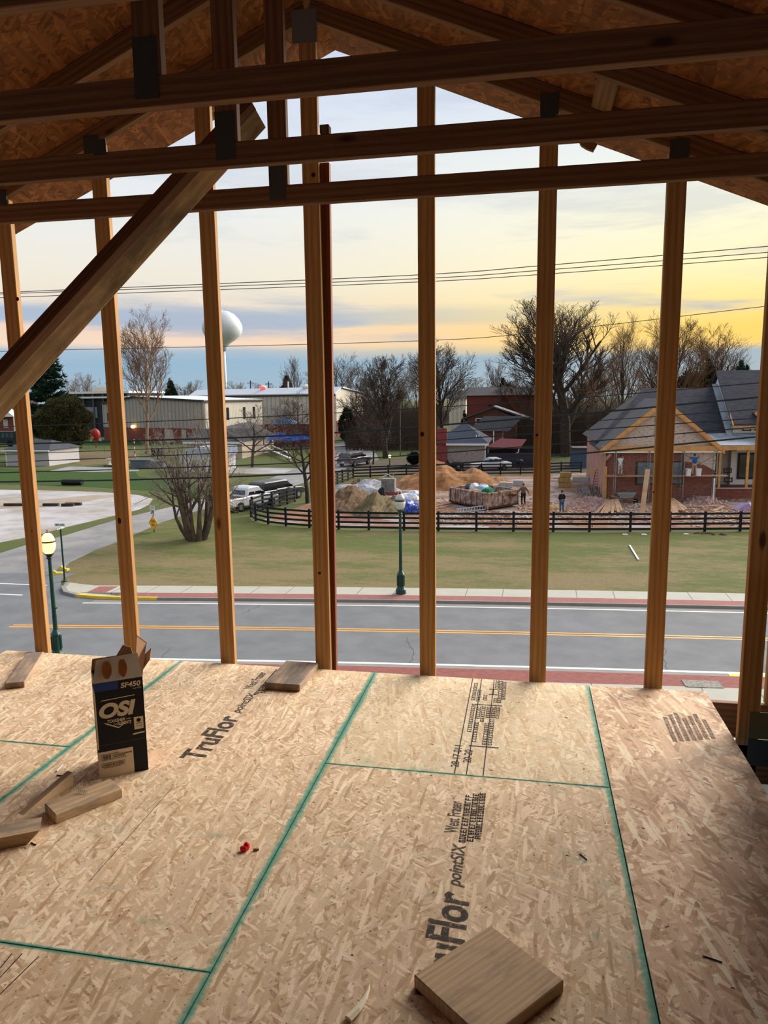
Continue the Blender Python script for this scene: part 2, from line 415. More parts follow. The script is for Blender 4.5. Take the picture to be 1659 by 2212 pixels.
# ---- printed lettering on the panels
INK = ink('panel ink', (40, 38, 40), 165, 0); INK2 = ink('panel ink fine', (62, 56, 58), 0, 0, .34)
def floor_text(par, s, x, y, h, w, shear=0, m=None, bold=.0, z=.0009):
    """baseline runs away from the camera; letter tops towards -x"""
    return text('printed_text', s, m or INK, par, flatM(x, y, z, math.pi/2), h, w, shear, bold)
pL, pR, pT = PO[2], PO[1], PO[0]
floor_text(pL, 'TruFlor', -1.375, 2.83, .118, .45, .12, bold=.03)
floor_text(pL, 'pointSIX', -1.39, 3.315, .062, .26, .25, bold=.02)
floor_text(pL, 'West Fraser', -1.455, 3.62, .05, .25, bold=.02)
floor_text(pR, 'TruFlor', -.150, 1.72, .118, .43, .12, bold=.03)
floor_text(pR, 'pointSIX', -.172, 2.175, .062, .235, .25, bold=.02)
floor_text(pR, 'West Fraser', -.222, 2.47, .05, .215, bold=.02)
def glyph_row(b, x, y0, y1, h, rs):
    y = y0; k = h/24
    while y < y1:
        L = rs.uniform(.5, .8)*h
        b.box(x-h, x-h+5*k, y, y+L, 0, .0009)
        if rs.random() < .7: b.box(x-5*k, x, y, y+L, 0, .0009)
        b.box(x-h, x, y, y+5*k, 0, .0009)
        if rs.random() < .5: b.box(x-h, x, y+L-5*k, y+L, 0, .0009)
        if rs.random() < .6: b.box(x-h*.6, x-h*.6+4*k, y, y+L*.8, 0, .0009)
        y += L+h*.22
for par, rows in ((pL, [(-1.395,3.56,3.93),(-1.365,3.58,3.93)]), (pR, [(-.190,2.42,2.73),(-.162,2.43,2.74),(-.136,2.45,2.75)])):
    b = MB(); rg_ = random.Random(len(rows))
    for x, a_, c_ in rows: glyph_row(b, x, a_, c_, .024, rg_)
    b.build('small_print', INK, par)
# ruled lines and rows of small print on the upper panel
b = MB()
for x in (-.275, -.225, -.155): b.box(x-.0022, x+.0022, 2.90, 3.965, .0, .0009)
for y in (3.16, 3.62): b.box(-.235, -.10, y-.004, y+.004, .0, .0009)
b.build('printed_lines', INK2, pT)
floor_text(pT, '28-17-011', -.262, 2.955, .036, .20, m=INK2, bold=.02)
floor_text(pT, '20-20', -.213, 3.0, .036, .12, m=INK2, bold=.02)
rs = random.Random(3); b = MB()
for x, y0, y1 in [(-.243,3.3,3.62),(-.213,3.2,3.4),(-.213,3.45,3.6),(-.19,3.42,3.6),(-.165,3.18,3.4),(-.14,3.18,3.45),(-.14,3.47,3.6),(-.165,3.47,3.6),(-.118,3.47,3.6),
                  (-.25,3.67,3.9),(-.225,3.66,3.8),(-.19,3.68,3.74),(-.115,3.66,3.95),(-.135,3.66,3.72),(-.135,3.85,3.95),(-.095,3.7,3.95)]:
    y = y0
    while y < y1:
        L = rs.uniform(.010, .022)
        b.box(x-.011, x-.007, y, y+L, 0, .0009)
        b.box(x+.004, x+.008, y, y+L, 0, .0009)
        b.box(x-.011, x+.008, y, y+.004, 0, .0009)
        if rs.random() < .6: b.box(x-.003, x+.001, y, y+L*.8, 0, .0009)
        y += L+.007
b.build('small_print', INK2, pT)
b = MB().box(-.155,-.15,3.76,3.83,0,.0009).box(-.175,-.13,3.756,3.763,0,.0009).box(-.175,-.13,3.827,3.834,0,.0009); b.build('printed_mark', INK2, pT)
MARK = ink('faint marks', (120, 106, 104), 90, 0, .5); b = MB()
for i in range(7): b.box(.68+.03*i, .70+.03*i, 3.35+.01*i, 3.62+.03*(i % 3), 0, .0009)
b.build('printed_marks', MARK, o)
b = MB()
for a_, c_ in [((0,2112),(48,2060)),((0,2092),(26,2060)),((0,2148),(84,2066)),((192,1905),(372,1702))]:
    p_, q_ = G(*a_, 0), G(*c_, 0); b.bar(p_+V((0,0,.0004)), q_+V((0,0,.0004)), .0006, .0016 if a_[0] else .003)
b.build('ruled_lines', INK2, PO[3])
# ---- roof frame
RX, RZ, SL = -1.155, 3.502, .4167
def rb(x): return RZ - SL*abs(x-RX)        # underside of rafters
cl = tag(bpy.data.objects.new('ceiling', None), kind='structure'); COL.objects.link(cl)
for sgn in (-1, 1):
    x1 = RX+sgn*6.2; z0 = RZ+.0975; z1 = z0-SL*6.2
    b = MB(); a = [(RX,-3.4,z0),(x1,-3.4,z1),(x1,4.6,z1),(RX,4.6,z0)]
    b.prism(a, (0,0,.014)); q = b.build('roof_sheathing', M['roofosb'], cl)
    b = MB(); b.prism([(p[0],p[1],p[2]+.0145) for p in a], (0,0,.006)); b.build('roofing', M['black'], cl)
YT = [3.48, 2.87, 2.26, 1.65]
def rafters(root, y, t=.038):
    for sgn in (-1, 1):
        c = .0482
        a = V((RX, y, RZ+c)); e = V((RX+sgn*6.1, y, RZ+c-SL*6.1))
        board('rafter', a+V((sgn*.01,0,-SL*.01)), e, .089, t, (0,0,1), M['truss'], root)
def plate(root, x0, x1, z0, z1, y, name='nail_plate'):
    l = root.location; return MB().box(x0-l.x, x1-l.x, y-.0025-l.y, y-.0005-l.y, z0, z1).build(name, M['plate'], root)
PL_LIT = metalplate('lit plate tone', (236, 224, 180), (116, 104, 70))  # paler copy of the plate metal, the light it catches put into colour
TL = ['roof truss nearest the gable wall, its tie beam the lowest of the four in view',
      'second roof truss from the gable wall, the brace ends behind its tie beam',
      'third roof truss from the gable wall, its tie beam cutting across the ridge',
      'roof truss closest overhead, only its tie beam showing in the top left corner']
for i, y in enumerate(YT):
    yc = y+.019
    r = thing('roof_truss', TL[i], 'roof truss', (RX, yc, 0), 0, 'roof trusses')
    board('tie_beam', (-4.2, yc, 2.510), (1.45, yc, 2.510), .089, .038, (0,0,1), M['truss'], r)
    rafters(r, yc)
    board('king_post', (-1.160, yc, 2.556), (-1.160, yc, RZ-.02), .089, .038, (1,0,0), M['truss'], r)
    plate(r, -1.205, -1.125, 2.49, 2.665, y)
    for x in (1.035, -3.345):
        board('knee_wall_stud', (x, yc, -.28), (x, yc, rb(x)-.002), .089, .038, (1,0,0), M['stud'], r)
    board('bottom_chord', (-5.2, yc, -.145), (5.2, yc, -.145), .19, .038, (0,0,1), M['truss'], r)
    plate(r, 1.035, 1.30, -.015, .115, y).data.materials[0] = PL_LIT; plate(r, 1.035, 1.30, -.15, -.018, y)
    plate(r, RX-.06, RX+.06, 3.37, 3.53, y)
    plate(r, .97, 1.12, 2.50, 2.66, y); plate(r, -3.42, -3.28, 2.50, 2.62, y)
# small plates standing above two of the ties
for (px, py, y, w, h, root) in []: pass
g = thing('gable_truss', 'gable end frame of flat two by four studs looking out on the street', 'gable frame', (RX, 4.019, 0))
rafters(g, 4.019)
for k, x in enumerate([-3.058, -2.432, -1.798, -1.200, -.581, .036, .651, 1.262, 1.87, 2.48, -3.67, -4.28]):
    xc = x+.0455
    zt = rb(xc)-.004+.0*k
    if k == 3: zt = RZ-.06
    lean = [-.0,0,0,-.0,0,0,0,0,0,0,0,0][k]
    s_ = board('stud', (xc, 4.019, -.06), (xc+lean, 4.019, zt), .0905, .038, (1,0,0), M['stud'], g)
board('bottom_chord', (-5.6, 4.019, -.16), (5.6, 4.019, -.16), .19, .038, (0,0,1), M['truss'], g)
plate(g, -1.232, -1.098, 3.385, 3.545, 4.0-.001).data.materials[0] = metalplate('bright plate', (238, 240, 246), (120, 124, 132))
for x in (-2.42, .08, .70, -3.02): plate(g, x-.045, x+.045, rb(x)-.045, rb(x)+.055, 4.0)
for (px, py, rw, rh) in [(912,938,.011,.014),(1160,940,.008,.008),(38,646,.010,.012),(677,378,.012,.012),(1411,1063,.004,.004),(690,1238,.01,.008),(258,1125,.012,.02),(69,1147,.004,.005)]:
    p = P(px, py, 4.0); MB().sphere((p.x-RX, -.0195, p.z), (rw, .0012, rh), 10, 5).build('knot', M['knot'], g)
def pixboard(name, label, cat, pts, Y, t, mat, group=None):
    q = [P(x, y, Y) for x, y in pts]
    c = sum(q, V((0,0,0)))/4
    o = MB().prism([(p.x-c.x, 0, p.z-c.z) for p in q], (0, t, 0)).build(name, mat, None, loc=(c.x, Y, c.z))
    return tag(o, label, cat, group)
def planboard(name, label, cat, a, b, w, t, up, mat, **k):
    return tag(board(name, a, b, w, t, up, mat, **k), label, cat)
# boards sistered behind the centre stud
a = P(711, 1440, 4.05); b_ = P(694, 352, 4.05)
planboard('sister_board', 'dark reddish two by four leaning behind the centre stud, showing at its right', 'lumber', (a.x, 4.061, -.06), (b_.x, 4.061, b_.z), .089, .038, (1,0,0), M['redwood'])
a = P(706, 1440, 4.1); b_ = P(684, 978, 4.1)
planboard('short_board', 'short dark red board behind the centre stud, its top end showing halfway up', 'lumber', (a.x, 4.102, -.06), (b_.x, 4.102, b_.z), .089, .038, (1,0,0), M['redwood'])
p = P(703, 283, 2.89)
planboard('scrap_block', 'small scrap block standing on top of the second tie beam near the centre', 'lumber', (p.x, 2.89, 2.556), (p.x, 2.89, p.z+.018), .036, .038, (1,0,0), M['truss'])
for nm, px, py, y, w, h in (('plate on second tie beam left of the brace, standing above its top edge', 216, 318, 2.866, .055, .06), ('plate at the right above the second tie beam', 1185, 236, 2.866, .055, .055)):
    p = P(px, py, y); o = MB().box(-w/2, w/2, -.002, 0, -h/2, h/2).build('nail_plate', M['plate'], None, loc=(p.x, y, p.z)); tag(o, 'grey nail '+nm, 'nail plate', 'loose nail plates')
# blocking between rafters, right side
p0, p1 = P(1258, 205, 3.25), P(1318, 222, 3.25)
planboard('blocking', 'pale block of wood nailed between the rafters on the right slope', 'lumber', (.33, 3.52, rb(.33)+.07), (.33, 3.98, rb(.33)+.07), .10, .038, (1,0,-.41), M['truss'])
p = P(1268, 312, 4.3)
o = MB().prism([(-.05,0,.04),(.055,0,.0),(.035,0,-.035),(-.0,0,-.02),(-.03,0,-.0)], (0,.03,0)).build('broken_board_end', M['truss'], None, loc=(p.x, 4.3, p.z)); tag(o, 'jagged broken board end hanging under the right roof overhang', 'lumber')
# diagonal brace
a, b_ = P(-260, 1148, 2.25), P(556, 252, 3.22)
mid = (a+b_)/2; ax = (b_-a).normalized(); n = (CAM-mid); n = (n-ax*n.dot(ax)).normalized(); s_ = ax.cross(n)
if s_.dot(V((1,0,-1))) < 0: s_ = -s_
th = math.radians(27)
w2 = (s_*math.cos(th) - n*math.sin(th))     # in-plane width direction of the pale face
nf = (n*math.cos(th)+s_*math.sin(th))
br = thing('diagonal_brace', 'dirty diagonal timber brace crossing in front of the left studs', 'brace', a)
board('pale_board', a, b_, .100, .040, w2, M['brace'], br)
board('shade_tone_board', a-w2*.052-nf*.022, b_-w2*.052-nf*.022, .089, .038, nf, M['truss'], br)  # darker lumber puts the shade on the brace's upper side into colour
# ---- offcuts lying on the floor
def block(name, label, cs, h, mat, side=1):
    """cs: pixel positions of the two near bottom corners a,b and a far corner c on side b"""
    A, B, Cc = [G(x, y, 0) for x, y in cs]
    d = (Cc-B); w = (B-A).length; L = d.length; d.normalize()
    mid0 = (A+B)/2+V((0,0,h/2)); up = d.cross(V((0,0,1)))
    return tag(board(name, mid0, mid0+d*L, w, h, up, mat, bevel=.003), label, 'wood offcut')
block('wood_offcut', 'grey weathered board offcut at the foot of the centre stud', [(575,1486),(645,1497),(686,1447)], .038, M['weathered'])
block('wood_offcut', 'weathered board offcut at the floor edge beside the leftmost stud', [(15,1486),(50,1488),(92,1421)], .034, M['weathered'])
block('wood_offcut', 'short pale offcut with staples lying in front of the carton', [(97,1755),(122,1780),(266,1722)], .038, M['offcut'])
A = G(877,2146,0); Bc = G(1065,2262,0); Cc = G(1231,2128,0)
o = block('wood_block', 'large clean sawn block at the bottom right foreground', [(877,2146),(1065,2262),(1231,2130)], .038, M['block'])
A, B = G(60,1762,0), G(142,1712,0)
o = MB().prism([(0,0,0),(.245,0,0),(.245,0,.055)], (0,.03,0)).build('wood_wedge', M['offcut'], None, loc=(A.x-.02, A.y, 0)); o.rotation_euler.z = math.atan2(B.y-A.y, B.x-A.x)
tag(o, 'thin wedge shaped offcut lying behind the stapled offcut', 'wood offcut')
A, B = G(-70,1850,0), G(52,1833,0)
o = MB().prism([(0,0,0),(.19,0,0),(.235,0,.045),(.0,0,.045)], (0,.09,0)).build('wood_offcut', M['offcut'], None, loc=(A.x, A.y, .0)); o.rotation_euler.z = .55
tag(o, 'angled end of an offcut poking in at the left edge of the floor', 'wood offcut')
st = thing('staple_cluster', 'bent wire staples sticking out of the pale offcut', 'staples', G(168,1733,0)+V((0,0,.038)))
for k in range(5):
    b = MB(); x = k*.009
    b.tube([(x,0,-.003),(x-.003,.002,.012),(x+.006,.004,.013),(x+.008,.004,0)], .0009, 4); b.build('staple', M['steel'], st)
# splinter, red plastic scrap, nails
A, B = G(752,2206,0), G(802,2130,0)
d = (B-A)
o = MB().tube([(0,0,.010),(d.length*.3,-.008,.011),(d.length*.6,-.008,.010),(d.length*.85,-.002,.008),(d.length*1.02,.006,.006)], [.013,.011,.0075,.004,.0008], 6).build('wood_splinter', mk('fresh splinter', (240,226,196), .7, var=.04), None, loc=A); o.rotation_euler.z = math.atan2(d.y, d.x); o.scale.z = .6
tag(o, 'pale curved wood splinter on the floor at the bottom edge', 'splinter')
A = G(527,1838,0); b = MB().sphere((0,0,.009), (.016,.010,.010), 8, 5).sphere((.006,.012,.012), (.012,.010,.015), 8, 5).bar((-.01,0,.004),(.014,.01,.006),.006,.008).bar((0,0,.01),(.004,.018,.022),.006,.006)
tag(b.build('plastic_scrap', mk('red plastic', (244, 34, 26), .4, var=.05), None, loc=A), 'bright red plastic scrap on the floor left of the middle seam', 'plastic scrap')
A = G(553,1838,0); b = MB().prism([(-.01,0,0),(.01,.004,0),(.004,.012,0)], (0,0,.008)); tag(b.build('wood_chip', M['offcut'], None, loc=A), 'tiny wood chip beside the red plastic scrap', 'wood chip')
for lab, a_, c_ in [('bent shiny nail lying left of the carton', (122,1667), (136,1652)), ('dark nail lying just below the bent nail', (124,1676), (136,1676)), ('dark nail on the middle panel right of the seam', (1254,1846), (1268,1858)),
                    ('dark sliver on the coarse panel near its right edge', (1520,2066),(1560,2080)), ('small black screw at the left of the floor below the offcuts', (68,1822),(78,1826))]:
    A, B = G(*a_, 0), G(*c_, 0); d = B-A
    o = MB().tube([(0,0,.002),(d.length,0,.002)], .0018, 6).lathe([(.004,0),(.004,.002)], 8, (0,0,.0015)).build('nail', M['steel'] if 'shiny' in lab else M['black'], None, loc=A); o.rotation_euler.z = math.atan2(d.y, d.x)
    tag(o, lab, 'nail')
rs = random.Random(11); b = MB()
for k in range(170):
    x, y = rs.uniform(-2.6,.9), rs.uniform(1.7,3.9); a = rs.uniform(0,3.1); L = rs.uniform(.003,.012)
    b.bar((x,y,.001),(x+L*math.cos(a),y+L*math.sin(a),.0012), .0015, rs.uniform(.001,.003))
tag(b.build('sawdust_chips', M['offcut'], None), 'scattered tiny sawdust chips on the floor panels', 'sawdust', kind='stuff')
# ---- carton
KR = mk('kraft cardboard', (172, 132, 98), .85, var=.06, sc=6); KL = mk('pale kraft print', (236, 222, 196), .85, var=.05, sc=8)
NV = mk('navy print', (20, 22, 34), .6, var=.1, sc=8); TN = mk('torn cardboard', (164, 98, 46), .95, var=.15, sc=30); BL = mk('blue print', (40, 72, 150), .6, var=.1)
GR = mk('grey kraft', (214, 204, 190), .85, var=.06, sc=8)
w, d, h, t = .196, .172, .42, .003
bx = thing('cardboard_box', 'tall open navy and kraft carton printed OSI SF450 standing on the floor', 'carton', G(216,1683,0), math.radians(34.3))
MB().box(0,w,0,t,0,h).box(0,w,d-t,d,0,h).box(0,t,t,d-t,0,h).box(w-t,w,t,d-t,0,h).box(t,w-t,t,d-t,0,t).build('body', KR, bx)
e = .0008
MB().box(.0,w,-e,0,.117,h).box(.139,w,-e,0,0,.117).build('front_print', NV, bx)
MB().box(.0,.139,-e,0,0,.117).build('pale_label_area', KL, bx)
MB().box(-e,0,0,d,.10,h).build('side_print', NV, bx); MB().box(-e,0,0,d,0,.10).build('side_label_area', KL, bx)
MB().box(0,.097,-2*e,-e,.383,h-.001).build('blue_band', BL, bx)
def ft(s, x, z, hh, ww=None, shear=0, bold=0, m=KL, k=2.2): return text('printed_text', s, m, bx, Matrix.Translation((x,-k*e,z)) @ Matrix.Rotation(math.pi/2,4,'X'), hh, ww, shear, bold)
ft('SF450', .107, .384, .023, .080, .15, .03)
ft('Low VOC', .155, .372, .008, .034, .1)
ft('OSI', .016, .262, .066, .146, .22, .05)
MB().prism([(.026,-2*e,.340),(.160,-2*e,.345),(.160,-2*e,.348),(.028,-2*e,.343)], (0,-.0004,0)).build('logo_bar', KL, bx)
ft('TOUGHER', .045, .240, .014, .070, .25, .03); ft('THAN', .118, .243, .007, .02, .25); ft('THE', .068, .227, .007, .014, .25); ft('ELEMENTS', .084, .224, .014, .056, .25, .03)
MB().prism([(.030,-2*e,.246),(.040,-2*e,.236),(.088,-2*e,.211),(.122,-2*e,.232),(.116,-2*e,.232),(.088,-2*e,.216),(.044,-2*e,.240)], (0,-.0004,0)).build('logo_chevron', KL, bx)
MB().box(.150,.188,-2*e,-e,.192,.247).build('badge', KL, bx); MB().sphere((.169,-2.2*e,.232), (.009,.0004,.009), 12, 6).box(.158,.181,-2.6*e,-2*e,.217,.219).box(.158,.181,-2.6*e,-2*e,.207,.208).build('badge_mark', NV, bx)
MB().prism([(.140,-2*e,.173),(.148,-2*e,.177),(.190,-2*e,.179),(.190,-2*e,.173),(.148,-2*e,.170)], (0,-.0004,0)).build('arrow_mark', KL, bx)
b = MB(); rs = random.Random(5)
for x0, x1, z0, z1 in ((.013,.058,.078,.105),(.013,.104,.048,.066)):
    for q in ((x0,x1,z0,z0+.0012),(x0,x1,z1-.0012,z1),(x0,x0+.0012,z0,z1),(x1-.0012,x1,z0,z1)): b.box(q[0],q[1],-2*e,-e,q[2],q[3])
    x = x0+.007
    while x < x1-.008:
        ww = rs.choice((.0007,.0012,.002)); b.box(x, x+ww, -2*e, -e, z0+.004, z1-.004); x += ww+rs.choice((.001,.0018))
b.build('barcode', NV, bx)
b = MB(); rs = random.Random(12)
for x0, x1, z, hh in ((.062,.078,.102,.005),(.062,.134,.0935,.006),(.062,.106,.086,.006),(.062,.110,.079,.004),(.020,.090,.043,.0025)):
    x = x0
    while x < x1:
        ww = rs.uniform(.0022,.0038); b.box(x, x+ww, -2*e, -e, z, z+hh*.3); b.box(x, x+ww*.4, -2*e, -e, z, z+hh); b.box(x, x+ww, -2*e, -e, z+hh*.75, z+hh) if rs.random() < .6 else None; x += ww+.0012
b.build('label_print', NV, bx)
b = MB()
for i in range(26): b.box(.002+i*.0074, .006+i*.0074, -2*e, -e, .146, .1472)
b.build('perforation', KR, bx)
MB().prism([(.0,-2*e,.415),(.006,-2*e,.37),(.006,-2*e,.13),(.0,-2*e,.13)], (0,-.0002,0)).build('worn_edge', KL, bx)
# flaps
def quadplate(name, pts, mat, parent, t=.003):
    a, b, c = V(pts[0]), V(pts[1]), V(pts[2]); n = (b-a).cross(c-a).normalized()*t
    return MB().prism(pts, n).build(name, mat, parent)
fz = h
f1 = quadplate('front_flap', [(0,0,fz),(w,0,fz),(w-.012,.030,fz+.098),(.02,.036,fz+.088)], GR, bx)
for x0, x1 in ((.038,.078),(.104,.138)):
    pts = []
    rr = random.Random(int(x0*1000))
    for k in range(12):
        a = k/12*2*math.pi; u = (x0+x1)/2+(x1-x0)/2*math.cos(a)*rr.uniform(.85,1.05); q = .5+.42*math.sin(a)*rr.uniform(.85,1.05)
        pts.append((u, .033*q-.0062, fz+.090*q+.002))
    quadplate('torn_patch', pts, TN, f1, .0006)
quadplate('back_flap', [(0,d,fz),(w,d,fz),(w-.01,d-.012,fz+.055),(.008,d-.006,fz+.052)], KR, bx)
quadplate('side_flap', [(0,0,fz),(0,d,fz),(.085,d-.02,fz-.03),(.082,.02,fz-.035)], NV, bx)
quadplate('side_flap', [(w,.0,fz),(w,d*.9,fz),(w+.035,d*.72,fz+.105),(w-.008,d*.45,fz+.16),(w-.025,.05,fz+.03)], KR, bx)
quadplate('side_flap', [(w,d*.35,fz+.0),(w,d,fz+.01),(w+.055,d*.8,fz+.075),(w+.04,d*.4,fz+.05)], KR, bx)
quadplate('back_flap', [(.10,d-.01,fz+.045),(.18,d-.02,fz+.03),(.165,d-.045,fz+.095),(.135,d-.03,fz+.105)], KR, bx)
# ---- surroundings of the attic room
struct('wall_front', MB().box(-6.0, 6.0, 4.04, 4.09, GZ, -.3), M['cream'])
struct('light_block_wall', MB().prism([(-6,-3.45,-.3),(4,-3.45,-.3),(4,-3.45,1.4),(RX,-3.45,3.55),(-6,-3.45,1.5)], (0,.05,0)), M['roofosb'])  # unseen wall added behind the camera to keep back light off the studs
struct('dark_void_deck', MB().box(1.0, 6.0, -3, 4.0, -.32, -.29).box(-6, -3.4, -3, 4.0, -.32, -.29), M['black'])  # black decks put in for the dark void below floor level
struct('trim_2', MB().box(1.16, 1.2, -3, 3.45, -.24, .75), M['black'])
# ================================================================== EXTERIOR
def S(mb, name, mat, z=0): return struct(name, mb, mat)
struct('ground', MB().box(-600, 500, 4.1, 1200, GZ-.5, GZ), grass('far grass', (84,96,54), (108,116,70), (140,126,96), .55, .06))
def yc(x): return 27.35+.085*x-.0012*x*x
XS = [-60,-50,-42,-35,-30]+[-26+2*i for i in range(24)]+[24,30,38,50,70]
def ribbon(a, b, z0, z1, x0=-60, x1=70, mat=None, name='x', parent=None, fa=None):
    """strip that follows the street between offsets a and b from its centre line"""
    xs = [x0]+[x for x in XS if x0 < x < x1]+[x1]; v = []; f = []
    for x in xs:
        ya = yc(x)+a; yb = yc(x)+b
        v += [(x, ya, z0), (x, yb, z0), (x, yb, z1), (x, ya, z1)]
    for i in range(len(xs)-1):
        k = 4*i
        f += [(k+3,k+2,k+6,k+7), (k,k+3,k+7,k+4), (k+1,k+5,k+6,k+2)]
    n = 4*(len(xs)-1); f += [(0,1,2,3), (n,n+3,n+2,n+1)]
    return MB().add(v, f).build(name, mat, parent)
st = ribbon(-3.95, 3.95, GZ, GZ+.03, mat=M['asphalt'], name='street'); st['kind'] = 'structure'
ribbon(3.32, 3.44, GZ+.03, GZ+.036, -19.3, 70, M['white'], 'edge_line', st)
ribbon(-3.62, -3.46, GZ+.03, GZ+.036, -60, 70, M['white'], 'edge_line', st)
for a in (-.17, .07): ribbon(a, a+.11, GZ+.03, GZ+.036, -20.2, 70, M['orange'], 'centre_line', st)
for y0 in (29.35, 31.15): MB().box(-40, -22.9, y0, y0+.13, GZ+.03, GZ+.037).build('crosswalk_line', M['white'], st)
rs = random.Random(4); b = MB()
for (px, py, L, dx) in [(1440,1382,3.6,.9),(880,1378,3.2,-.3),(370,1400,3.0,-.5),(560,1310,1.2,.2)]:
    p = G(px, py); x, y = p.x, p.y
    for k in range(14):
        nx, ny = x+rs.uniform(-.10,.12)-dx*.06, y-L/14
        b.bar((x,y,GZ+.0315),(nx,ny,GZ+.0315), .004, rs.uniform(.015,.035)); x, y = nx, ny
b.build('crack', mk('crack', (84,84,86), .9), st)
# far side pavement
BR = brick('brick paving', (150,92,86), (132,80,76), (118,84,78), 4.0)
def flatbrick(name, c1, c2, mo, sc):
    s = N(name); b = s.n('ShaderNodeTexBrick'); s.l(s.obj(), b.inputs['Vector'])
    for k, c in (('Color1', c1), ('Color2', c2), ('Mortar', mo)): b.inputs[k].default_value = lin(c)
    b.inputs['Scale'].default_value = sc; b.inputs['Mortar Size'].default_value = .02
    return s.fin(b.outputs[0], .9)
BR = flatbrick('brick paving', (158,98,90), (138,84,80), (112,84,80), 4.2)
BR2 = flatbrick('brick paving near', (150,84,74), (128,70,64), (104,80,76), 3.2)
cw = lambda: None
s = N('concrete slabs'); x = s.sep(s.obj())
w = s.math('FRACT', s.math('MULTIPLY', s.math('SUBTRACT', x[0], s.math('MULTIPLY', x[1], .02)), .62))
jl = s.math('LESS_THAN', w, .022)
cn = s.noise(s.obj(), 1.5, 4)
M['slab'] = s.fin(s.mix(jl, s.mix(cn, lin((176,174,160)), lin((158,156,144))), lin((112,110,102))), .9)
def S2(*a, **k):
    o = ribbon(*a, **k); o['kind'] = 'structure'; return o
S2(3.9, 4.0, GZ, GZ+.15, -16.2, 70, M['gutter'], 'curb_far')
S2(3.5, 3.9, GZ+.0, GZ+.034, -19, 70, M['gutter'], 'gutter_far')
S2(4.0, 4.72, GZ, GZ+.15, -18.2, 70, BR, 'brick_strip_far')
S2(4.72, 6.0, GZ, GZ+.15, -20.2, 70, M['slab'], 'sidewalk_far')
b = MB(); c = [(-16.2,yc(-16.2)+3.9),(-17.6,yc(-17.6)+3.92),(-19,yc(-19)+4.05),(-20.2,yc(-20.2)+4.35),(-21.1,yc(-21.1)+4.9),(-21.7,yc(-21.7)+5.7),(-22.0,yc(-22)+6.6)]
inn = [(-16.2,yc(-16.2)+4.02),(-17.6,yc(-17.6)+4.05),(-18.9,yc(-19)+4.2),(-20.0,yc(-20.2)+4.5),(-20.9,yc(-21.1)+5.0),(-21.5,yc(-21.7)+5.75),(-21.8,yc(-22)+6.6)]
def strip(c, inn, z0, z1, i0, i1):
    b = MB()
    for i in range(i0, i1):
        b.prism([(c[i][0],c[i][1],z0),(c[i+1][0],c[i+1][1],z0),(inn[i+1][0],inn[i+1][1],z0),(inn[i][0],inn[i][1],z0)], (0,0,z1-z0))
    return b
YC = mk('yellow curb paint', (226,190,62), .7, var=.1)
yb = strip(c, inn, GZ, GZ+.155, 0, 3).build('painted_curb', YC); yb['kind'] = 'structure'
struct('curb_corner', strip(c, inn, GZ, GZ+.15, 3, 6), M['gutter'])
struct('corner_pavement', MB().prism([(p[0],p[1],GZ) for p in inn[2:]]+[(-20.2,yc(-20.2)+6.0,GZ),(-20.2,yc(-20.2)+4.72,GZ),(-18.2,yc(-18.2)+4.3,GZ)], (0,0,.14)), M['concrete'])
struct('corner_asphalt', MB().prism([(-24.5,28.3,GZ),(-16,28.9,GZ),(-16,30.0,GZ),(-20,30.4,GZ),(-22.3,31.4,GZ),(-23.6,33.6,GZ),(-25,34,GZ)], (0,0,.031)), M['asphalt'])
struct('ramp_paving', MB().prism([(-19.9,yc(-19.9)+4.75,GZ),(-19.0,yc(-19)+4.75,GZ),(-19.0,yc(-19)+5.8,GZ),(-19.9,yc(-19.9)+5.8,GZ)], (0,0,.158)), BR)
# near side pavement
S2(-4.15, -3.95, GZ, GZ+.15, -60, 70, M['gutter'], 'curb_near')
S2(-3.95, -3.64, GZ, GZ+.034, -60, 70, M['gutter'], 'gutter_near')
S2(-5.12, -4.15, GZ, GZ+.15, -60, 70, BR2, 'brick_strip_near')
S2(-6.6, -5.12, GZ, GZ+.15, -60, 70, M['slab'], 'sidewalk_near')
p = G(1575, 1469); yb = ribbon(-4.16, -3.94, GZ, GZ+.156, p.x-.0, p.x+3, YC, 'painted_curb_near'); yb['kind'] = 'structure'
p = G(1517, 1478, GZ+.15)
tag(MB().box(-.55,.55,-.28,.28,0,.018).build('utility_cover', mk('speckled concrete cover', (150,144,134), .9, sc=9, c2=(110,104,98)), None, loc=(p.x,p.y,GZ+.151), rot=(0,0,.07)), 'speckled rectangular utility cover set in the near brick strip', 'utility cover')
# side road and gravel lot
Rr_ = [(px, py) for px, py in [(118,1262),(135,1236),(150,1216),(203,1190),(260,1169),(304,1149),(348,1129),(430,1103),(540,1082),(609,1057),(643,1047),(700,1032),(735,1016)]]
Ll_ = [(-160,1262),(-90,1225),(-30,1205),(64,1176),(135,1159),(256,1122),(371,1095),(435,1078),(501,1062),(555,1045),(594,1030),(625,1018),(648,1010)]
b = MB(); R3 = [G(*p) for p in Rr_]; L3 = [G(*p) for p in Ll_]
R3.append(V((-20.5,102,GZ))); L3.append(V((-28.5,104,GZ))); R3.append(V((-26,125,GZ))); L3.append(V((-36,128,GZ))); R3.append(V((-26,160,GZ))); L3.append(V((-33,163,GZ)))
for i in range(len(R3)-1):
    b.prism([R3[i], R3[i+1], L3[i+1], L3[i]], (0,0,.028))
struct('side_road', b, M['sideroad'])
m_ = ribbon(3.85, 9.0, GZ, GZ+.0306, -44, -23.0, M['asphalt'], 'side_road_mouth'); m_['kind'] = 'structure'
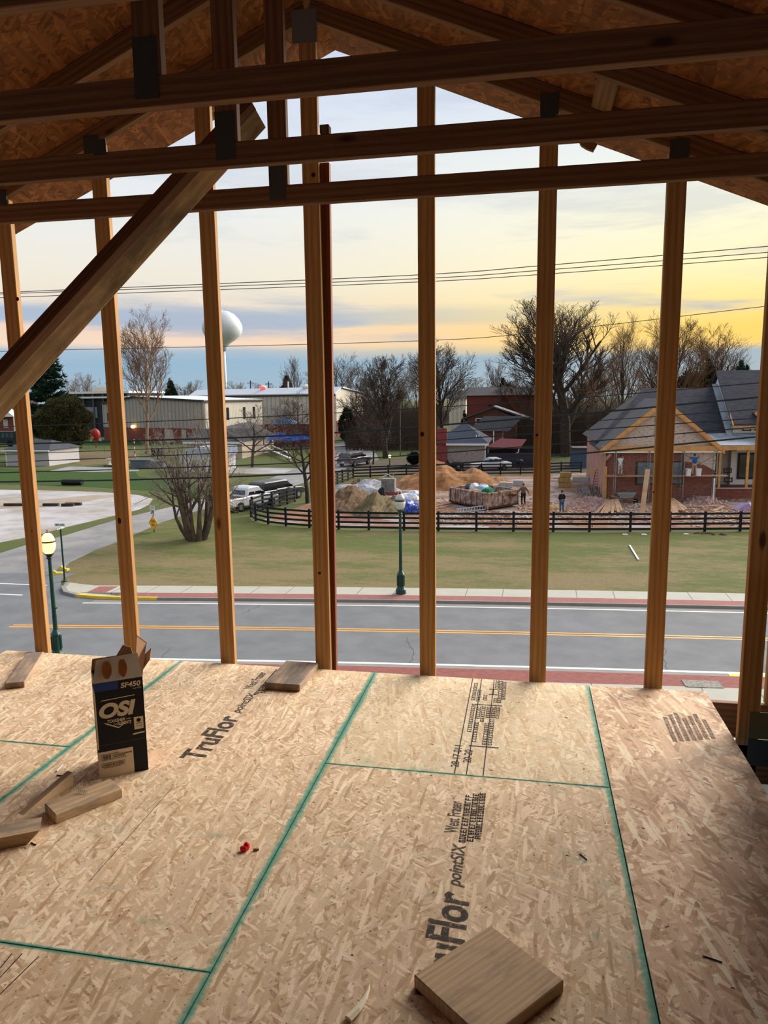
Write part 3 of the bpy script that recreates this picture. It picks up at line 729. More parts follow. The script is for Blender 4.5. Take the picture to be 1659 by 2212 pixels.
def poly(name, pts, mat, h=.02):
    b = MB(); q = [G(*p) if len(p) == 2 else V(p) for p in pts]
    bm = bmesh.new(); vs = [bm.verts.new(p) for p in q]; f = bm.faces.new(vs); bmesh.ops.triangulate(bm, faces=[f])
    lo = [v.co.copy() for v in bm.verts]; bm.verts.index_update(); tr = [[v.index for v in f.verts] for f in bm.faces]; bm.free()
    n = len(lo); up = [p+V((0,0,h)) for p in lo]
    fs = [tuple(t) if (up[t[1]]-up[t[0]]).cross(up[t[2]]-up[t[0]]).z > 0 else tuple(reversed(t)) for t in tr]
    b.add(up+lo, fs+[(i, (i+1) % n, (i+1) % n+n, i+n) for i in range(n)])
    o = b.build(name, mat); o['kind'] = 'structure'; return o
lot = poly('gravel_lot', [(-400,1240),(-150,1200),(0,1172),(64,1160),(135,1141),(256,1112),(300,1101),(322,1090),(330,1078),(300,1070),(216,1063),(100,1060),(0,1058),(-200,1056),(-400,1062)], M['gravel'], .024)
poly('gravel_patch', [(0,1086),(120,1078),(200,1070),(255,1072),(180,1084),(90,1094),(0,1100)], mk('brownish gravel', (160,146,130), 1, sc=1), .034)
poly('lawn', [(-24.7,35.6,GZ),(-22.9,32.4,GZ),(-22.2,31.6,GZ),(-20.2,31.2,GZ),(-10,32.4+.0,GZ),(0,33.35,GZ),(10,34.1,GZ),(20,34.6,GZ),(40,34.9,GZ),(40,49.8,GZ),(14,50.6,GZ),(9,49.7,GZ),(1.8,48.6,GZ),(-8,48,GZ),(-16.5,48.5,GZ),(-20,51.2,GZ),(-21.5,54,GZ),(-24.5,53,GZ),(-26.1,49,GZ),(-25.7,45.3,GZ),(-25.4,42,GZ),(-25.3,39,GZ)],
     grass('lawn grass', (84,98,50), (118,122,72), (164,146,108), .50, .16, .006), .016)
poly('green_field', [(88,952),(440,946),(430,958),(300,962),(88,962)], grass('bright turf', (44,80,38), (58,98,46), (90,96,60), .8), .02)
poly('green_field_lower', [(-100,1040),(-100,1010),(100,1015),(280,1000),(300,1030),(420,1045),(440,1075),(350,1062),(200,1052),(0,1046)], grass('green verge', (56,84,40), (76,98,50), (120,112,76), .62), .014)
poly('brown_ground', [(95,985),(110,975),(300,978),(300,1000),(180,1005)], mk('bare brown ground', (112,92,66), 1, sc=1.2, c2=(92,86,52)), .016)
poly('lane_strip', [(105,1018),(150,1008),(300,1012),(300,1018),(200,1020)], M['sideroad'], .026)
poly('drive', [(470,1012),(540,1010),(640,1012),(655,1022),(560,1024),(470,1022)], M['gravel'], .024)
# construction site ground
s = N('site ground'); o_ = s.obj()
n1 = s.noise(s.map(o_, sc=(1,1.3,1)), .3, 5, .6); n2 = s.noise(o_, 2.2, 6, .75); n3 = s.noise(s.map(o_, loc=(40,3,0), sc=(1,1.4,1)), .3, 4, .6)
cl_ = s.mix(n2, lin((152,112,80)), lin((112,78,56)))
cl_ = s.mix(s.ramp(n1, [(.44,(0,0,0,1)),(.60,(.85,.85,.85,1))]), cl_, s.mix(n2, lin((172,168,166)), lin((136,130,126))))
cl_ = s.mix(s.ramp(n3, [(.56,(0,0,0,1)),(.64,(1,1,1,1))]), cl_, s.mix(n2, lin((142,86,72)), lin((104,58,48))))
s.bump(n2, .8, .1)
M['site'] = s.fin(cl_, 1)
poly('construction_ground', [(-19,50.6,GZ),(-16.3,49.2,GZ),(-8,48.6,GZ),(1.8,49.3,GZ),(9,50.4,GZ),(14,51.2,GZ),(40,50.6,GZ),(40,86,GZ),(6,86,GZ),(-3,83.4,GZ),(-13,81.6,GZ),(-17.5,79,GZ),(-18.4,70,GZ),(-18,60,GZ)], M['site'], .03)
poly('rough_grass_strip', [(-18.8,72,GZ),(-12,69,GZ),(-6,72,GZ),(-6,80,GZ),(-12,81,GZ),(-18.6,78.5,GZ)], grass('rough grass', (96,90,58), (116,106,72), (140,116,84), .5, .3), .05)
poly('back_yard', [(-26,84,GZ),(-14,84,GZ),(-2,86,GZ),(10,89,GZ),(10,100,GZ),(-8,104,GZ),(-22,100,GZ)], mk('brown verge', (98,84,68), 1, sc=.6, c2=(82,72,58)), .014)
poly('far_lawn', [(-12,125,GZ),(14,118,GZ),(14,150,GZ),(-14,150,GZ)], grass('far lawn', (70,84,44), (84,96,52), (110,104,70), .6), .014)
# ---------------------------------------------------------------- lamp posts, signs
def lamp(px, py, top_py, label, lit):
    g = G(px, py); H = P(px, top_py, g.y).z-g.z
    r = thing('street_lamp', label, 'street lamp', (g.x, g.y, GZ), 0, 'dark green street lamps')
    k = H/4.6
    MB().lathe([(.27*k,0),(.27*k,.10),(.24*k,.14),(.22*k,.34),(.17*k,.42),(.15*k,.48),(.15*k,1.0),(.17*k,1.04),(.12*k,1.12),(.085*k,1.2)], 12).build('base', M['lamppost'], r)
    b = MB().tube([(0,0,1.15),(0,0,H-.95*k)], [.075*k,.055*k], 10)
    for j in range(8):
        a = j*math.pi/4; b.bar((.155*k*math.cos(a),.155*k*math.sin(a),.5),(.155*k*math.cos(a),.155*k*math.sin(a),.98), .03, .03)
    b.build('pole', M['lamppost'], r)
    MB().lathe([(.06*k,H-.98*k),(.10*k,H-.95*k),(.075*k,H-.90*k),(.11*k,H-.84*k),(.15*k,H-.80*k),(.15*k,H-.78*k)], 12).build('collar', M['lamppost'] if not lit else M['black'], r)
    gm = emit('lit globe', (255,206,110), 3.2) if lit else mk('clear globe', (206,206,192), .2, spec=.6)
    MB().lathe([(.12*k,H-.78*k),(.20*k,H-.66*k),(.235*k,H-.50*k),(.22*k,H-.40*k)], 14).build('globe', gm, r, smooth=True)
    MB().lathe([(.235*k,H-.405*k),(.25*k,H-.38*k),(.235*k,H-.355*k)], 14).build('ring', M['black'], r)
    cap = emit('lit cap', (255,214,130), 2.0) if lit else mk('pale cap', (188,190,184), .3, spec=.6)
    MB().lathe([(.22*k,H-.355*k),(.19*k,H-.24*k),(.12*k,H-.13*k),(.05*k,H-.09*k)], 14).build('cap', cap, r, smooth=True)
    MB().lathe([(.05*k,H-.09*k),(.06*k,H-.06*k),(.02*k,H-.03*k),(.03*k,H-.01*k),(.005,H+.03*k)], 8).build('finial', M['black'], r)
    if lit:
        l = bpy.data.lights.new('lamp_light', 'POINT'); l.energy = 25; l.color = (1,.75,.4); l.shadow_soft_size = .15
        o = bpy.data.objects.new('bulb_light', l); COL.objects.link(o); o.parent = r; o.location = (0,0,H-.0*k+.15)
    return r
lamp(866, 1289, 1062, 'unlit green lamp post standing in the middle of the far pavement', False)
r = lamp(126, 1432, 1146, 'lit green lamp post glowing beside the leftmost stud', True)
MB().tube([(-.07,0,1.95),(.07,0,1.95),(.16,0,1.98)], .02, 6).build('bracket', M['lamppost'], r)
g = G(140, 1257); r = thing('street_sign_post', 'thin green street name post standing at the corner of the side road', 'sign post', g)
Hs = P(133, 1130, g.y).z-GZ
MB().lathe([(.12,0),(.12,.05),(.06,.12),(.045,.2),(.04,Hs-.35),(.055,Hs-.33),(.03,Hs-.28)], 8).build('post', M['lamppost'], r)
sb = mk('pale sign blade', (196,206,200), .5, var=.2, sc=9)
MB().box(-.30,.26,-.012,.012,Hs-.16,Hs-.02).build('sign_blade', sb, r); MB().box(-.012,.012,-.3,.3,Hs-.30,Hs-.18).build('sign_blade', sb, r)
b = MB()
for k in range(5): b.box(-.22+k*.09,-.18+k*.09,-.0145,-.0125,Hs-.12,Hs-.05) if k != 2 else None
b.build('sign_marks', M['lamppost'], r)
g = G(333, 1150); r = thing('dead_end_sign', 'speed limit 20 sign above a yellow DEAD END diamond on one post', 'road sign', g, -.45)
top = P(330, 1092, g.y).z-GZ; q = Matrix.Rotation(math.pi/2,4,'X')
MB().box(-.03,.03,-.02,.02,0,top).build('post', M['black'], r)
MB().box(-.23,.23,-.04,-.02,top-.62,top-.02).build('speed_sign', M['white'], r)
text('sign_lettering', 'SPEED', M['black'], r, Matrix.Translation((-.16,-.0415,top-.14)) @ q, .07, .32)
text('sign_lettering', 'LIMIT', M['black'], r, Matrix.Translation((-.14,-.0415,top-.25)) @ q, .07, .28)
text('sign_lettering', '20', M['black'], r, Matrix.Translation((-.17,-.0415,top-.56)) @ q, .26, .34, bold=.04)
zc = top-1.20
dm = MB().prism([(-.50,-.02,zc),(0,-.02,zc-.50),(.50,-.02,zc),(0,-.02,zc+.50)], (0,-.02,0)).build('warning_diamond', mk('sign yellow', (246,176,20), .5, var=.03), r); dm['label'] = 'yellow diamond plate reading DEAD END'
b = MB()
for (a_, c_) in [((-.46,zc),(0,zc-.46)),((0,zc-.46),(.46,zc)),((.46,zc),(0,zc+.46)),((0,zc+.46),(-.46,zc))]: b.bar((a_[0],-.0412,a_[1]),(c_[0],-.0412,c_[1]), .002, .018, up=(0,1,0))
b.build('diamond_border', M['black'], r)
text('sign_lettering', 'DEAD', M['black'], r, Matrix.Translation((-.24,-.0415,zc+.04)) @ q, .18, .48, bold=.03)
text('sign_lettering', 'END', M['black'], r, Matrix.Translation((-.17,-.0415,zc-.22)) @ q, .18, .34, bold=.03)
for (px, py, rz, lab) in [(122,1242,.5,'low bright yellow guard behind the lit lamp post'),(138,1232,-.2,'small yellow marker at the foot of the street name post')]:
    g = G(px, py); tag(MB().box(-.32,.32,-.09,.09,0,.12).prism([(-.32,-.09,.12),(.05,-.09,.12),(-.1,-.09,.26)], (0,.18,0)).build('yellow_guard', mk('bright yellow', (240,208,70), .5), None, loc=g, rot=(0,0,rz)), lab, 'guard')
# yard lamp and street light mast
def pole(name, px, py, tpy, r0, label, cat, mat, Y=None):
    g = G(px, py) if Y is None else V((P(px, 850, Y).x, Y, GZ)); H = P(px, tpy, g.y).z-GZ
    r = thing(name, label, cat, g); MB().tube([(0,0,0),(0,0,H)], [r0, r0*.8], 8).build('pole', mat, r); return r, H
r, H = pole('yard_lamp', 842, 1009, 988, .06, 'small lit yard lamp post behind the back fence', 'lamp', M['black'])
MB().sphere((0,0,H+.12), .2, 12, 8).build('globe', emit('warm globe', (255,226,150), 3), r, smooth=True)
r, H = pole('street_light', 865, 985, 845, .09, 'tall street light mast with a curved arm among the bare trees', 'street light', M['cablegrey'])
MB().tube([(0,0,H-.2),(.5,0,H+.5),(1.6,0,H+.75),(2.6,0,H+.7)], .05, 6).build('arm', M['cablegrey'], r); MB().sphere((2.9,0,H+.66), (.5,.18,.12), 8, 5).build('lamp_head', M['white'], r)
for px, tpy, Y, lab in [(542,822,230,'utility pole standing up behind the school roof, left of the pair'),(581,824,230,'utility pole standing up behind the school roof, right of the pair')]:
    r, H = pole('utility_pole', px, 0, tpy, .22, lab, 'utility pole', M['barkdark'], Y)
    MB().box(-1.2,1.2,-.08,.08,H-.9,H-.7).build('crossarm', M['barkdark'], r)
g = G(1033, 1008); r = thing('round_sign', 'small round cream sign on a stem in front of the dark carport', 'sign', g)
MB().tube([(0,0,0),(0,0,1.0)], .04, 6).build('stem', M['black'], r)
MB().tube([(0,-.03,1.5),(0,.03,1.5)], .52, 18).build('disc', mk('cream sign', (214,178,120), .7), r)
# ---------------------------------------------------------------- power cables
def cable(pts, rad, mat, label, grp, Y0=24.0, slope=.075):
    q = []
    for i in range(2):
        pass
    for x, y in pts:
        Y = Y0
        for _ in range(4): p = P(x, y, Y); Y = Y0+slope*p.x
        q.append(p)
    a = q[0]+(q[0]-q[1])*1.2; b_ = q[-1]+(q[-1]-q[-2])*1.2
    xs = [a]+q+[b_]; out = []
    for i in range(len(xs)-1):
        p0, p1, p2, p3 = xs[max(i-1,0)], xs[i], xs[i+1], xs[min(i+2,len(xs)-1)]
        for k in range(6):
            t = k/6; out.append(.5*((2*p1)+(p2-p0)*t+(2*p0-5*p1+4*p2-p3)*t*t+(3*p1-p0-3*p2+p3)*t**3))
    out.append(xs[-1]); c = out[len(out)//2]
    o = MB().tube([p-c for p in out], rad, 5).build('power_cable', mat, None, loc=c)
    return tag(o, label, 'cable', grp)
UC = 'thin upper overhead wires'
cable([(0,632),(860,596),(1180,573),(1659,532)], .014, M['cablegrey'], 'topmost of the three close wires across the upper sky', UC, 26)
cable([(0,635),(860,604),(1180,583),(1659,545)], .014, M['cablegrey'], 'middle one of the three close wires across the upper sky', UC, 27)
cable([(0,643),(860,611),(1180,592),(1659,556)], .014, M['cablegrey'], 'lowest of the three close wires across the upper sky', UC, 28)
cable([(0,759),(860,738),(1180,716),(1659,661)], .012, M['cablegrey'], 'single thin wire crossing just above the distant tree tops', UC, 27)
LCG = 'black cables strung along the street'
cable([(0,922),(290,912),(670,895),(1190,864),(1650,826)], .015, M['cable'], 'thin cable passing in front of the school wall, highest of the dark set', LCG, 25)
cable([(0,960),(290,952),(670,938),(1190,899),(1650,857)], .030, M['cable'], 'thick black cable crossing the gable roof of the brick house', LCG, 25)
cable([(0,982),(290,971),(670,956),(1190,916),(1650,883)], .013, M['cable'], 'thin cable just below the upper thick cable', LCG, 25)
cable([(0,999),(290,987),(670,969),(1190,934),(1650,902)], .017, M['cable'], 'medium cable third from the bottom of the dark set', LCG, 25)
cable([(0,1021),(290,1013),(670,998),(1190,960),(1650,921)], .020, M['cable'], 'black cable second from the bottom of the dark set', LCG, 25)
cable([(0,1041),(290,1036),(670,1022),(1190,985),(1650,942)], .030, M['cable'], 'lowest thick black cable crossing in front of the scaffold top', LCG, 25)
# ---------------------------------------------------------------- fences
def fence(name, label, posts, h=1.35, rails=(.22,.55,.88,1.2), pw=.15, grp='black board fences'):
    g0 = posts[len(posts)//2]; r = thing(name, label, 'fence', g0, 0, grp)
    for i, p in enumerate(posts):
        q = p-g0; MB().box(q.x-pw/2, q.x+pw/2, q.y-pw/2, q.y+pw/2, 0, h).build('post', M['fence'], r)
        if i:
            a = posts[i-1]-g0; d = (q-a).normalized(); n = V((d.y,-d.x,0))*(pw/2+.02)
            for z in rails: MB().bar(a+n+V((0,0,z)), q+n+V((0,0,z)), .14, .03).build('rail', M['fence'], r)
    return r
fp = [G(*p) for p in [(543,1117),(553,1126),(580,1133),(618,1137),(669,1141),(732,1144),(797,1145.5),(873,1146.5),(947,1147.5),(1029,1148),(1109,1148.5),(1195,1149),(1273,1149.3),(1361,1149.3),(1446,1149),(1522,1148.5)]]
d = fp[-1]-fp[-2]; fp += [fp[-1]+d, fp[-1]+2*d, fp[-1]+3*d]
fence('board_fence', 'black four-board fence running along the front of the building site', fp)
fence('board_fence', 'short black fence run beside the parked pickups', [G(*p) for p in [(545,1110),(568,1102),(588,1099),(605,1093),(621,1089),(637,1084)]])
fence('board_fence', 'black fence turning back along the side road left of the mounds', [G(*p) for p in [(700,1056),(715,1050),(729,1045),(740,1042),(752,1038),(763,1033)]])
fb = [G(*p) for p in [(763,1033),(800,1032),(839,1030),(878,1028.5),(918,1028),(958,1027.5),(1000,1027),(1040,1026.5),(1081,1026),(1124,1025.5),(1168,1025),(1212,1023),(1255,1022)]]
fence('board_fence', 'black fence along the back of the building site behind the dumpster', fb)
r = thing('wire_fence', 'pale wire fence with thin posts across the far green field', 'fence', G(200,978))
g0 = r.location
for px, py in [(160,977),(193,978),(226,979),(258,978),(330,982),(365,980),(400,978)]:
    q = G(px,py)-g0; MB().tube([q, q+V((0,0,1.5))], .04, 5).build('post', M['cablegrey'], r)
q0, q1 = G(160,977)-g0, G(400,978)-g0; MB().bar(q0+V((0,0,1.45)), q1+V((0,0,1.45)), .05, .03).build('rail', M['cablegrey'], r)
# ---------------------------------------------------------------- trees
def tube_s(b, pts, rad, n): b.tube(pts, rad, n, cap=False)
def bare_tree(label, px, py, tpy, wpx, seed, trunk=.35, levels=4, kk=(9,7,6,5), spread=1.0, mats=('bark','twig'), group=None, Y=None, up=.35, fork=.25, tw=.016, stems=1, lean=0, topcut=None):
    g = G(px, py) if Y is None else V((P(px, 850, Y).x, Y, GZ))
    H = P(px, tpy, g.y).z-GZ; W = wpx/1592*g.y*.97
    rnd = random.Random(seed); tr = MB(); tg = MB()
    def grow(p, d, L, r, lev):
        n = 6 if lev == 0 else (4 if lev < 3 else 2)
        pts = [p]; rad = [r]; q = p; dd = d.copy()
        for i in range(n):
            j = .07 if lev == 0 else .13
            dd = (dd+V((rnd.uniform(-j,j), rnd.uniform(-j,j), rnd.uniform(-j,j)+(up*.18 if lev else .05)))).normalized()
            q = q+dd*(L/n); pts.append(q); rad.append(max(tw*.6, r*(1-(.62 if lev else .72)*(i+1)/n)))
        tube_s(tr if lev < 2 else tg, pts, rad, max(3, 8-2*lev) if lev < 3 else 3)
        if lev >= levels: return
        k = kk[min(lev, len(kk)-1)]
        for c in range(k):
            t = (fork if lev == 0 else .2)+(1-(fork if lev == 0 else .2))*((c+rnd.random())/k)
            i = min(n-1, int(t*n)); f = t*n-i; bp = pts[i].lerp(pts[i+1], f); br = rad[i]+(rad[i+1]-rad[i])*f
            ax = (pts[i+1]-pts[i]).normalized(); o = ax.orthogonal().normalized()
            az = rnd.uniform(0, 6.283) if lev else c*2.4+rnd.uniform(-.5,.5)
            o = (Matrix.Rotation(az, 3, ax) @ o); ang = math.radians(rnd.uniform(24, 50))*spread
            nd = (ax*math.cos(ang)+o*math.sin(ang)).normalized()
            ll = L*(rnd.uniform(.5,.72))*(1.15-.55*t) if lev == 0 else L*rnd.uniform(.4,.68)*(1.1-.4*t)
            grow(bp, nd, ll, min(br*.72, r*.5) if lev else br*.62, lev+1)
    for s in range(stems):
        if stems == 1: grow(V((0,0,0)), V((lean,0,1)).normalized(), H*.85, trunk, 0)
        else:
            a = s*6.283/stems+rnd.uniform(-.4,.4); m = rnd.uniform(.15,.8)
            grow(V((math.cos(a)*.5,math.sin(a)*.5,0)), V((math.cos(a)*m, math.sin(a)*m, 1)).normalized(), H*rnd.uniform(.62,.86), trunk*rnd.uniform(.6,1), 0)
    vs = tr.v+tg.v; mz = max(v.z for v in vs); xs = sorted(abs(v.x) for v in vs); mx = xs[int(len(xs)*.985)]
    sz = H/mz; sx = (W/2)/mx
    for v in vs:
        hfrac = min(1, max(0, v.z/mz)*3); k = 1+(sx-1)*hfrac
        v.x *= k; v.y *= k; v.z *= sz
    r = thing('bare_tree', label, 'tree', (g.x, g.y, GZ), 0, group)
    tr.build('trunk', M[mats[0]], r); tg.build('twigs', M[mats[1]], r)
    return r
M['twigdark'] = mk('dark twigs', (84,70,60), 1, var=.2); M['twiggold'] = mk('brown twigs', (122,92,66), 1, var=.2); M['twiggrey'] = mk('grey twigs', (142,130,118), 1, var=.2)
T8 = bare_tree('biggest bare tree, dark and dense, left of the brick house', 1222, 986, 632, 262, 3, .8, 4, (13,9,8,6), .9, ('barkdark','twigdark'), tw=.030, fork=.2, up=.8)
bare_tree('tall sparse pale sycamore rising alone in front of the school', 318, 980, 655, 140, 5, .36, 4, (16,8,6,5), .9, ('barktan','twiggold'), tw=.034, fork=.3)
bare_tree('many-stemmed grey bare tree near the road sign', 425, 1166, 862, 235, 8, .23, 4, (5,5,4,3), 1.3, ('bark','twiggrey'), tw=.012, fork=.3, stems=12, up=.3)
bare_tree('dark bare tree spreading behind the short fence run', 664, 1087, 905, 185, 12, .19, 4, (9,6,5,4), 1.05, ('barkdark','twigdark'), tw=.013, fork=.35)
bare_tree('dense dark bare tree with a thick fork behind the yard lamp', 833, 990, 763, 165, 21, .45, 4, (13,9,7,6), .85, ('barkdark','twigdark'), tw=.034, fork=.12)
bare_tree('small low bare tree between the parked dark truck and the yard lamp', 806, 1003, 890, 110, 23, .12, 3, (11,7,5), 1.1, ('barkdark','twigdark'), tw=.02, fork=.3)
bare_tree('bare tree left of the brick two-storey block', 957, 962, 730, 150, 31, .42, 4, (13,9,7,5), .9, ('barkdark','twigdark'), tw=.036, fork=.2)
bare_tree('bare tree with an upswept crown behind the brick two-storey block', 1066, 0, 768, 85, 33, .4, 4, (12,7,5,3), .75, ('barkdark','twigdark'), Y=175, tw=.045, fork=.2)
bare_tree('slanting bare tree between the biggest tree and the house roof', 1352, 0, 672, 170, 41, .36, 4, (13,8,7,5), .85, ('barkdark','twiggold'), Y=98, up=.6, tw=.022, fork=.3, lean=-.1)
bare_tree('golden-edged bare tree behind the main roof ridge', 1470, 0, 668, 190, 43, .42, 4, (14,9,7,5), .9, ('barkdark','twiggold'), Y=105, tw=.023, fork=.2, up=.7)
bare_tree('second golden-edged bare tree further right behind the roof', 1560, 0, 690, 150, 44, .36, 4, (13,8,7,5), .85, ('barkdark','twiggold'), Y=115, tw=.023, fork=.2, up=.7)
bare_tree('bare tree right behind the big brick block, beside the biggest bare tree', 1135, 0, 775, 130, 46, .4, 4, (12,8,6,4), .9, ('barkdark','twigdark'), Y=150, tw=.045, fork=.15)
bare_tree('bare tree above the school roof just left of the centre stud', 642, 0, 765, 65, 47, .4, 4, (12,7,5,3), .7, ('barkdark','twigdark'), Y=190, tw=.045, fork=.2)
bare_tree('bare tree above the school roof just right of the centre stud', 738, 0, 760, 75, 48, .4, 4, (12,7,5,3), .75, ('barkdark','twigdark'), Y=185, tw=.045, fork=.2)
bare_tree('slim bare tree beside the school end wall', 772, 0, 770, 60, 49, .3, 4, (12,7,5,3), .7, ('barkdark','twigdark'), Y=170, tw=.042, fork=.2)
bare_tree('twiggy grey tree in front of the school side windows', 545, 1010, 872, 165, 52, .2, 4, (9,6,5,4), 1.0, ('bark','twiggrey'), tw=.02, fork=.3)
bare_tree('small bare tree in front of the school corner by the playground', 640, 975, 845, 130, 53, .2, 4, (10,7,5,3), .95, ('bark','twigdark'), tw=.026, fork=.25)
bare_tree('low brown tree behind the cluttered yard, left of the centre stud', 610, 0, 880, 90, 54, .18, 3, (10,7,5), 1.0, ('bark','twigdark'), Y=112, tw=.026)
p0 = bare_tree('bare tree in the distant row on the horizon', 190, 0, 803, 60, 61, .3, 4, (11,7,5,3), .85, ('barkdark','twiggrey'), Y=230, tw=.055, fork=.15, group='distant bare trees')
rs = random.Random(9)
for px, tpy, Y in [(415,820,240),(395,828,250),(515,822,240),(560,826,245),(500,832,250),(690,800,215),(870,800,200),(900,775,190),(930,790,210),(1010,815,205),(1100,812,210),(1170,790,200),(1290,812,190),(1310,780,175),(1390,790,170),(1420,800,170),(1520,800,165),(1600,812,165),(240,822,240),(1650,800,160),(160,812,235),(-60,800,230),(-130,790,230),(1750,780,160),(860,830,210),(800,815,205),(600,830,240),(1250,800,170)]:
    c = copy_tree(p0); x = P(px, 850, Y).x; h = P(px, tpy, Y).z-GZ; s0 = (P(190,803,230).z-GZ)
    c.location = (x, Y, GZ); c.rotation_euler.z = rs.uniform(0,6.28); k = h/s0; c.scale = (k*rs.uniform(1.0,1.5),)*2+(k,)
# evergreens
def evergreen(label, px, py, tpy, wpx, seed, kind='pine', Y=None, n=5200, mat=None, group=None, sz=1.0):
    g = G(px, py) if Y is None else V((P(px, 850, Y).x, Y, GZ)); H = P(px, tpy, g.y).z-GZ; R = wpx/2/1592*g.y
    rnd = random.Random(seed); r = thing('evergreen_tree', label, 'tree', (g.x, g.y, GZ), 0, group)
    tk = MB().tube([(0,0,0),(0,0,H*.5),(0,0,H*.95)], [R*.09,R*.06,.03], 7); f = MB()
    def tuft(p, d, s):
        for _ in range(5):
            e = (d+V((rnd.uniform(-1,1),rnd.uniform(-1,1),rnd.uniform(-.5,.8)))*.9).normalized()*s*rnd.uniform(.6,1.2)
            o = e.orthogonal().normalized()*s*.16; o = Matrix.Rotation(rnd.uniform(0,6.28),3,e.normalized()) @ o
            k = len(f.v); f.v += [p-o, p+o, p+e]; f.f.append((k,k+1,k+2))
    if kind == 'pine':
        z = H*.12
        while z < H*.98:
            t = z/H; rr = R*(1.0-.9*t**1.3)*rnd.uniform(.75,1.12)
            for j in range(6):
                a = rnd.uniform(0,6.28); L = rr*rnd.uniform(.6,1.1); d = V((math.cos(a),math.sin(a),.22))
                tip = V((0,0,z))+d*L; tk.tube([(0,0,z),tip], [.07,.02], 4)
                m = int(12*L/R*4)
                for q in range(m):
                    u = .2+.8*q/m; p = V((0,0,z))+d*L*u+V((rnd.uniform(-.5,.5),rnd.uniform(-.5,.5),rnd.uniform(-.12,.25)))*(.18*R)
                    tuft(p, d, .75*sz)
            z += H*.035
    else:
        for q in range(n):
            a = rnd.uniform(0,6.28); u = rnd.uniform(-1,1); c = math.sqrt(1-u*u); nn = noise.noise(V((c*math.cos(a)*2.3,c*math.sin(a)*2.3,u*2.3+seed)))
            rad = (.82+.3*nn)*rnd.uniform(.75,1.0)
            pr = (1-.45*max(0,u)) if kind == 'cone' else 1
            p = V((R*rad*c*math.cos(a)*pr, R*rad*c*math.sin(a)*pr, H*.54+H*.46*u*rad)); tuft(p, V((c*math.cos(a),c*math.sin(a),u)), .7*sz)
    tk.build('trunk', M['barkdark'], r); f.build('foliage', mat or PINE, r); return r
PINE = mk('pine needles', (44,74,56), .9, var=.35, sc=1.2); BROAD = mk('olive foliage', (56,62,38), .9, var=.35, sc=.9, c2=(88,80,46)); DARK = mk('dark shrub leaves', (26,40,26), .9, var=.3, sc=2)
evergreen('tall blue-green pine behind the brace at the left', 112, 976, 745, 175, 1, 'pine', n=1, sz=1.2)
evergreen('round olive evergreen in front of the tall pine', 146, 990, 848, 132, 2, 'round', n=9000, mat=BROAD, sz=.62)
evergreen('dark conifer poking up behind the school roof left of centre stud', 620, 0, 806, 40, 3, 'cone', Y=215, n=1500, mat=DARK, sz=1.3)
evergreen('dark conifer beyond the school roof left of the water tower', 370, 0, 815, 34, 4, 'cone', Y=220, n=1500, mat=PINE, sz=1.2)
evergreen('dark evergreen behind the tall roof at the far right', 1602, 0, 768, 70, 5, 'cone', Y=105, n=4200, mat=PINE, sz=.7)
evergreen('dark evergreen left of the tall roof, in the golden trees', 1530, 0, 775, 60, 6, 'cone', Y=112, n=2600, mat=DARK, sz=.8)
evergreen('dark shrub mass behind the main roof ridge', 1490, 0, 795, 90, 14, 'round', Y=118, n=3000, mat=DARK, sz=.9)
evergreen('low dark evergreen between the brick block and the bare tree', 1090, 0, 815, 34, 7, 'round', Y=172, n=1200, mat=DARK, sz=1.2)
evergreen('clipped dark shrub beside the end of the ranch house', 895, 1006, 976, 34, 8, 'round', n=1600, mat=DARK, sz=.35)
evergreen('small conifer beside the school end wall', 748, 0, 872, 44, 9, 'cone', Y=125, n=1500, mat=DARK, sz=.6)
evergreen('small dark shrub at the left end of the middle brick house', 1004, 0, 885, 18, 10, 'cone', Y=128, n=500, mat=DARK, sz=.5)
# thicket (uncountable) behind the site, low brush
def thicket(label, pxa, pxb, Ya, Yb, n, h0, h1, w, seed, mat):
    rnd = random.Random(seed); b = MB()
    for k in range(n):
        px = rnd.uniform(pxa, pxb); Y = rnd.uniform(Ya, Yb); p = V((P(px, 850, Y).x, Y, GZ))
        env = .55+.45*noise.noise(V((px*.012, seed, 0)))+.25*noise.noise(V((px*.05, seed, 2)))
        h = max(1.0, (h0+(h1-h0)*rnd.random()**1.6)*env*1.4)
        for q in range(3):
            z = h*rnd.uniform(.0,.75) if q else 0; L = h*(1-z/h)*rnd.uniform(.4,1)
            d = V((rnd.uniform(-.45,.45)*L, rnd.uniform(-.2,.2)*L, L)); k0 = len(b.v); a_ = p+V((0,0,z)); ww = w*(1 if q == 0 else .6)
            b.v += [a_-V((ww,0,0)), a_+V((ww,0,0)), a_+V((0,ww,0)), a_+d]; b.f += [(k0,k0+1,k0+3),(k0+1,k0+2,k0+3),(k0+2,k0,k0+3)]
    tag(b.build('brush_thicket', mat, None), label, 'brush', kind='stuff')
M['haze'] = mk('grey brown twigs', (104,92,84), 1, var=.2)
thicket('brown leafless brush under the trees right of the brick block', 1120, 1330, 112, 140, 5200, 3, 12, .03, 1, M['twigdark'])
thicket('brown leafless brush behind the roof of the brick house', 1330, 1760, 112, 140, 5000, 4, 14, .03, 4, M['twigdark'])
thicket('leafless brush around the yard lamp trees', 745, 940, 118, 160, 5200, 3, 12, .03, 2, M['twigdark'])
thicket('grey brush line on the far horizon', -250, 1900, 215, 300, 16000, 5, 13, .08, 3, M['haze'])
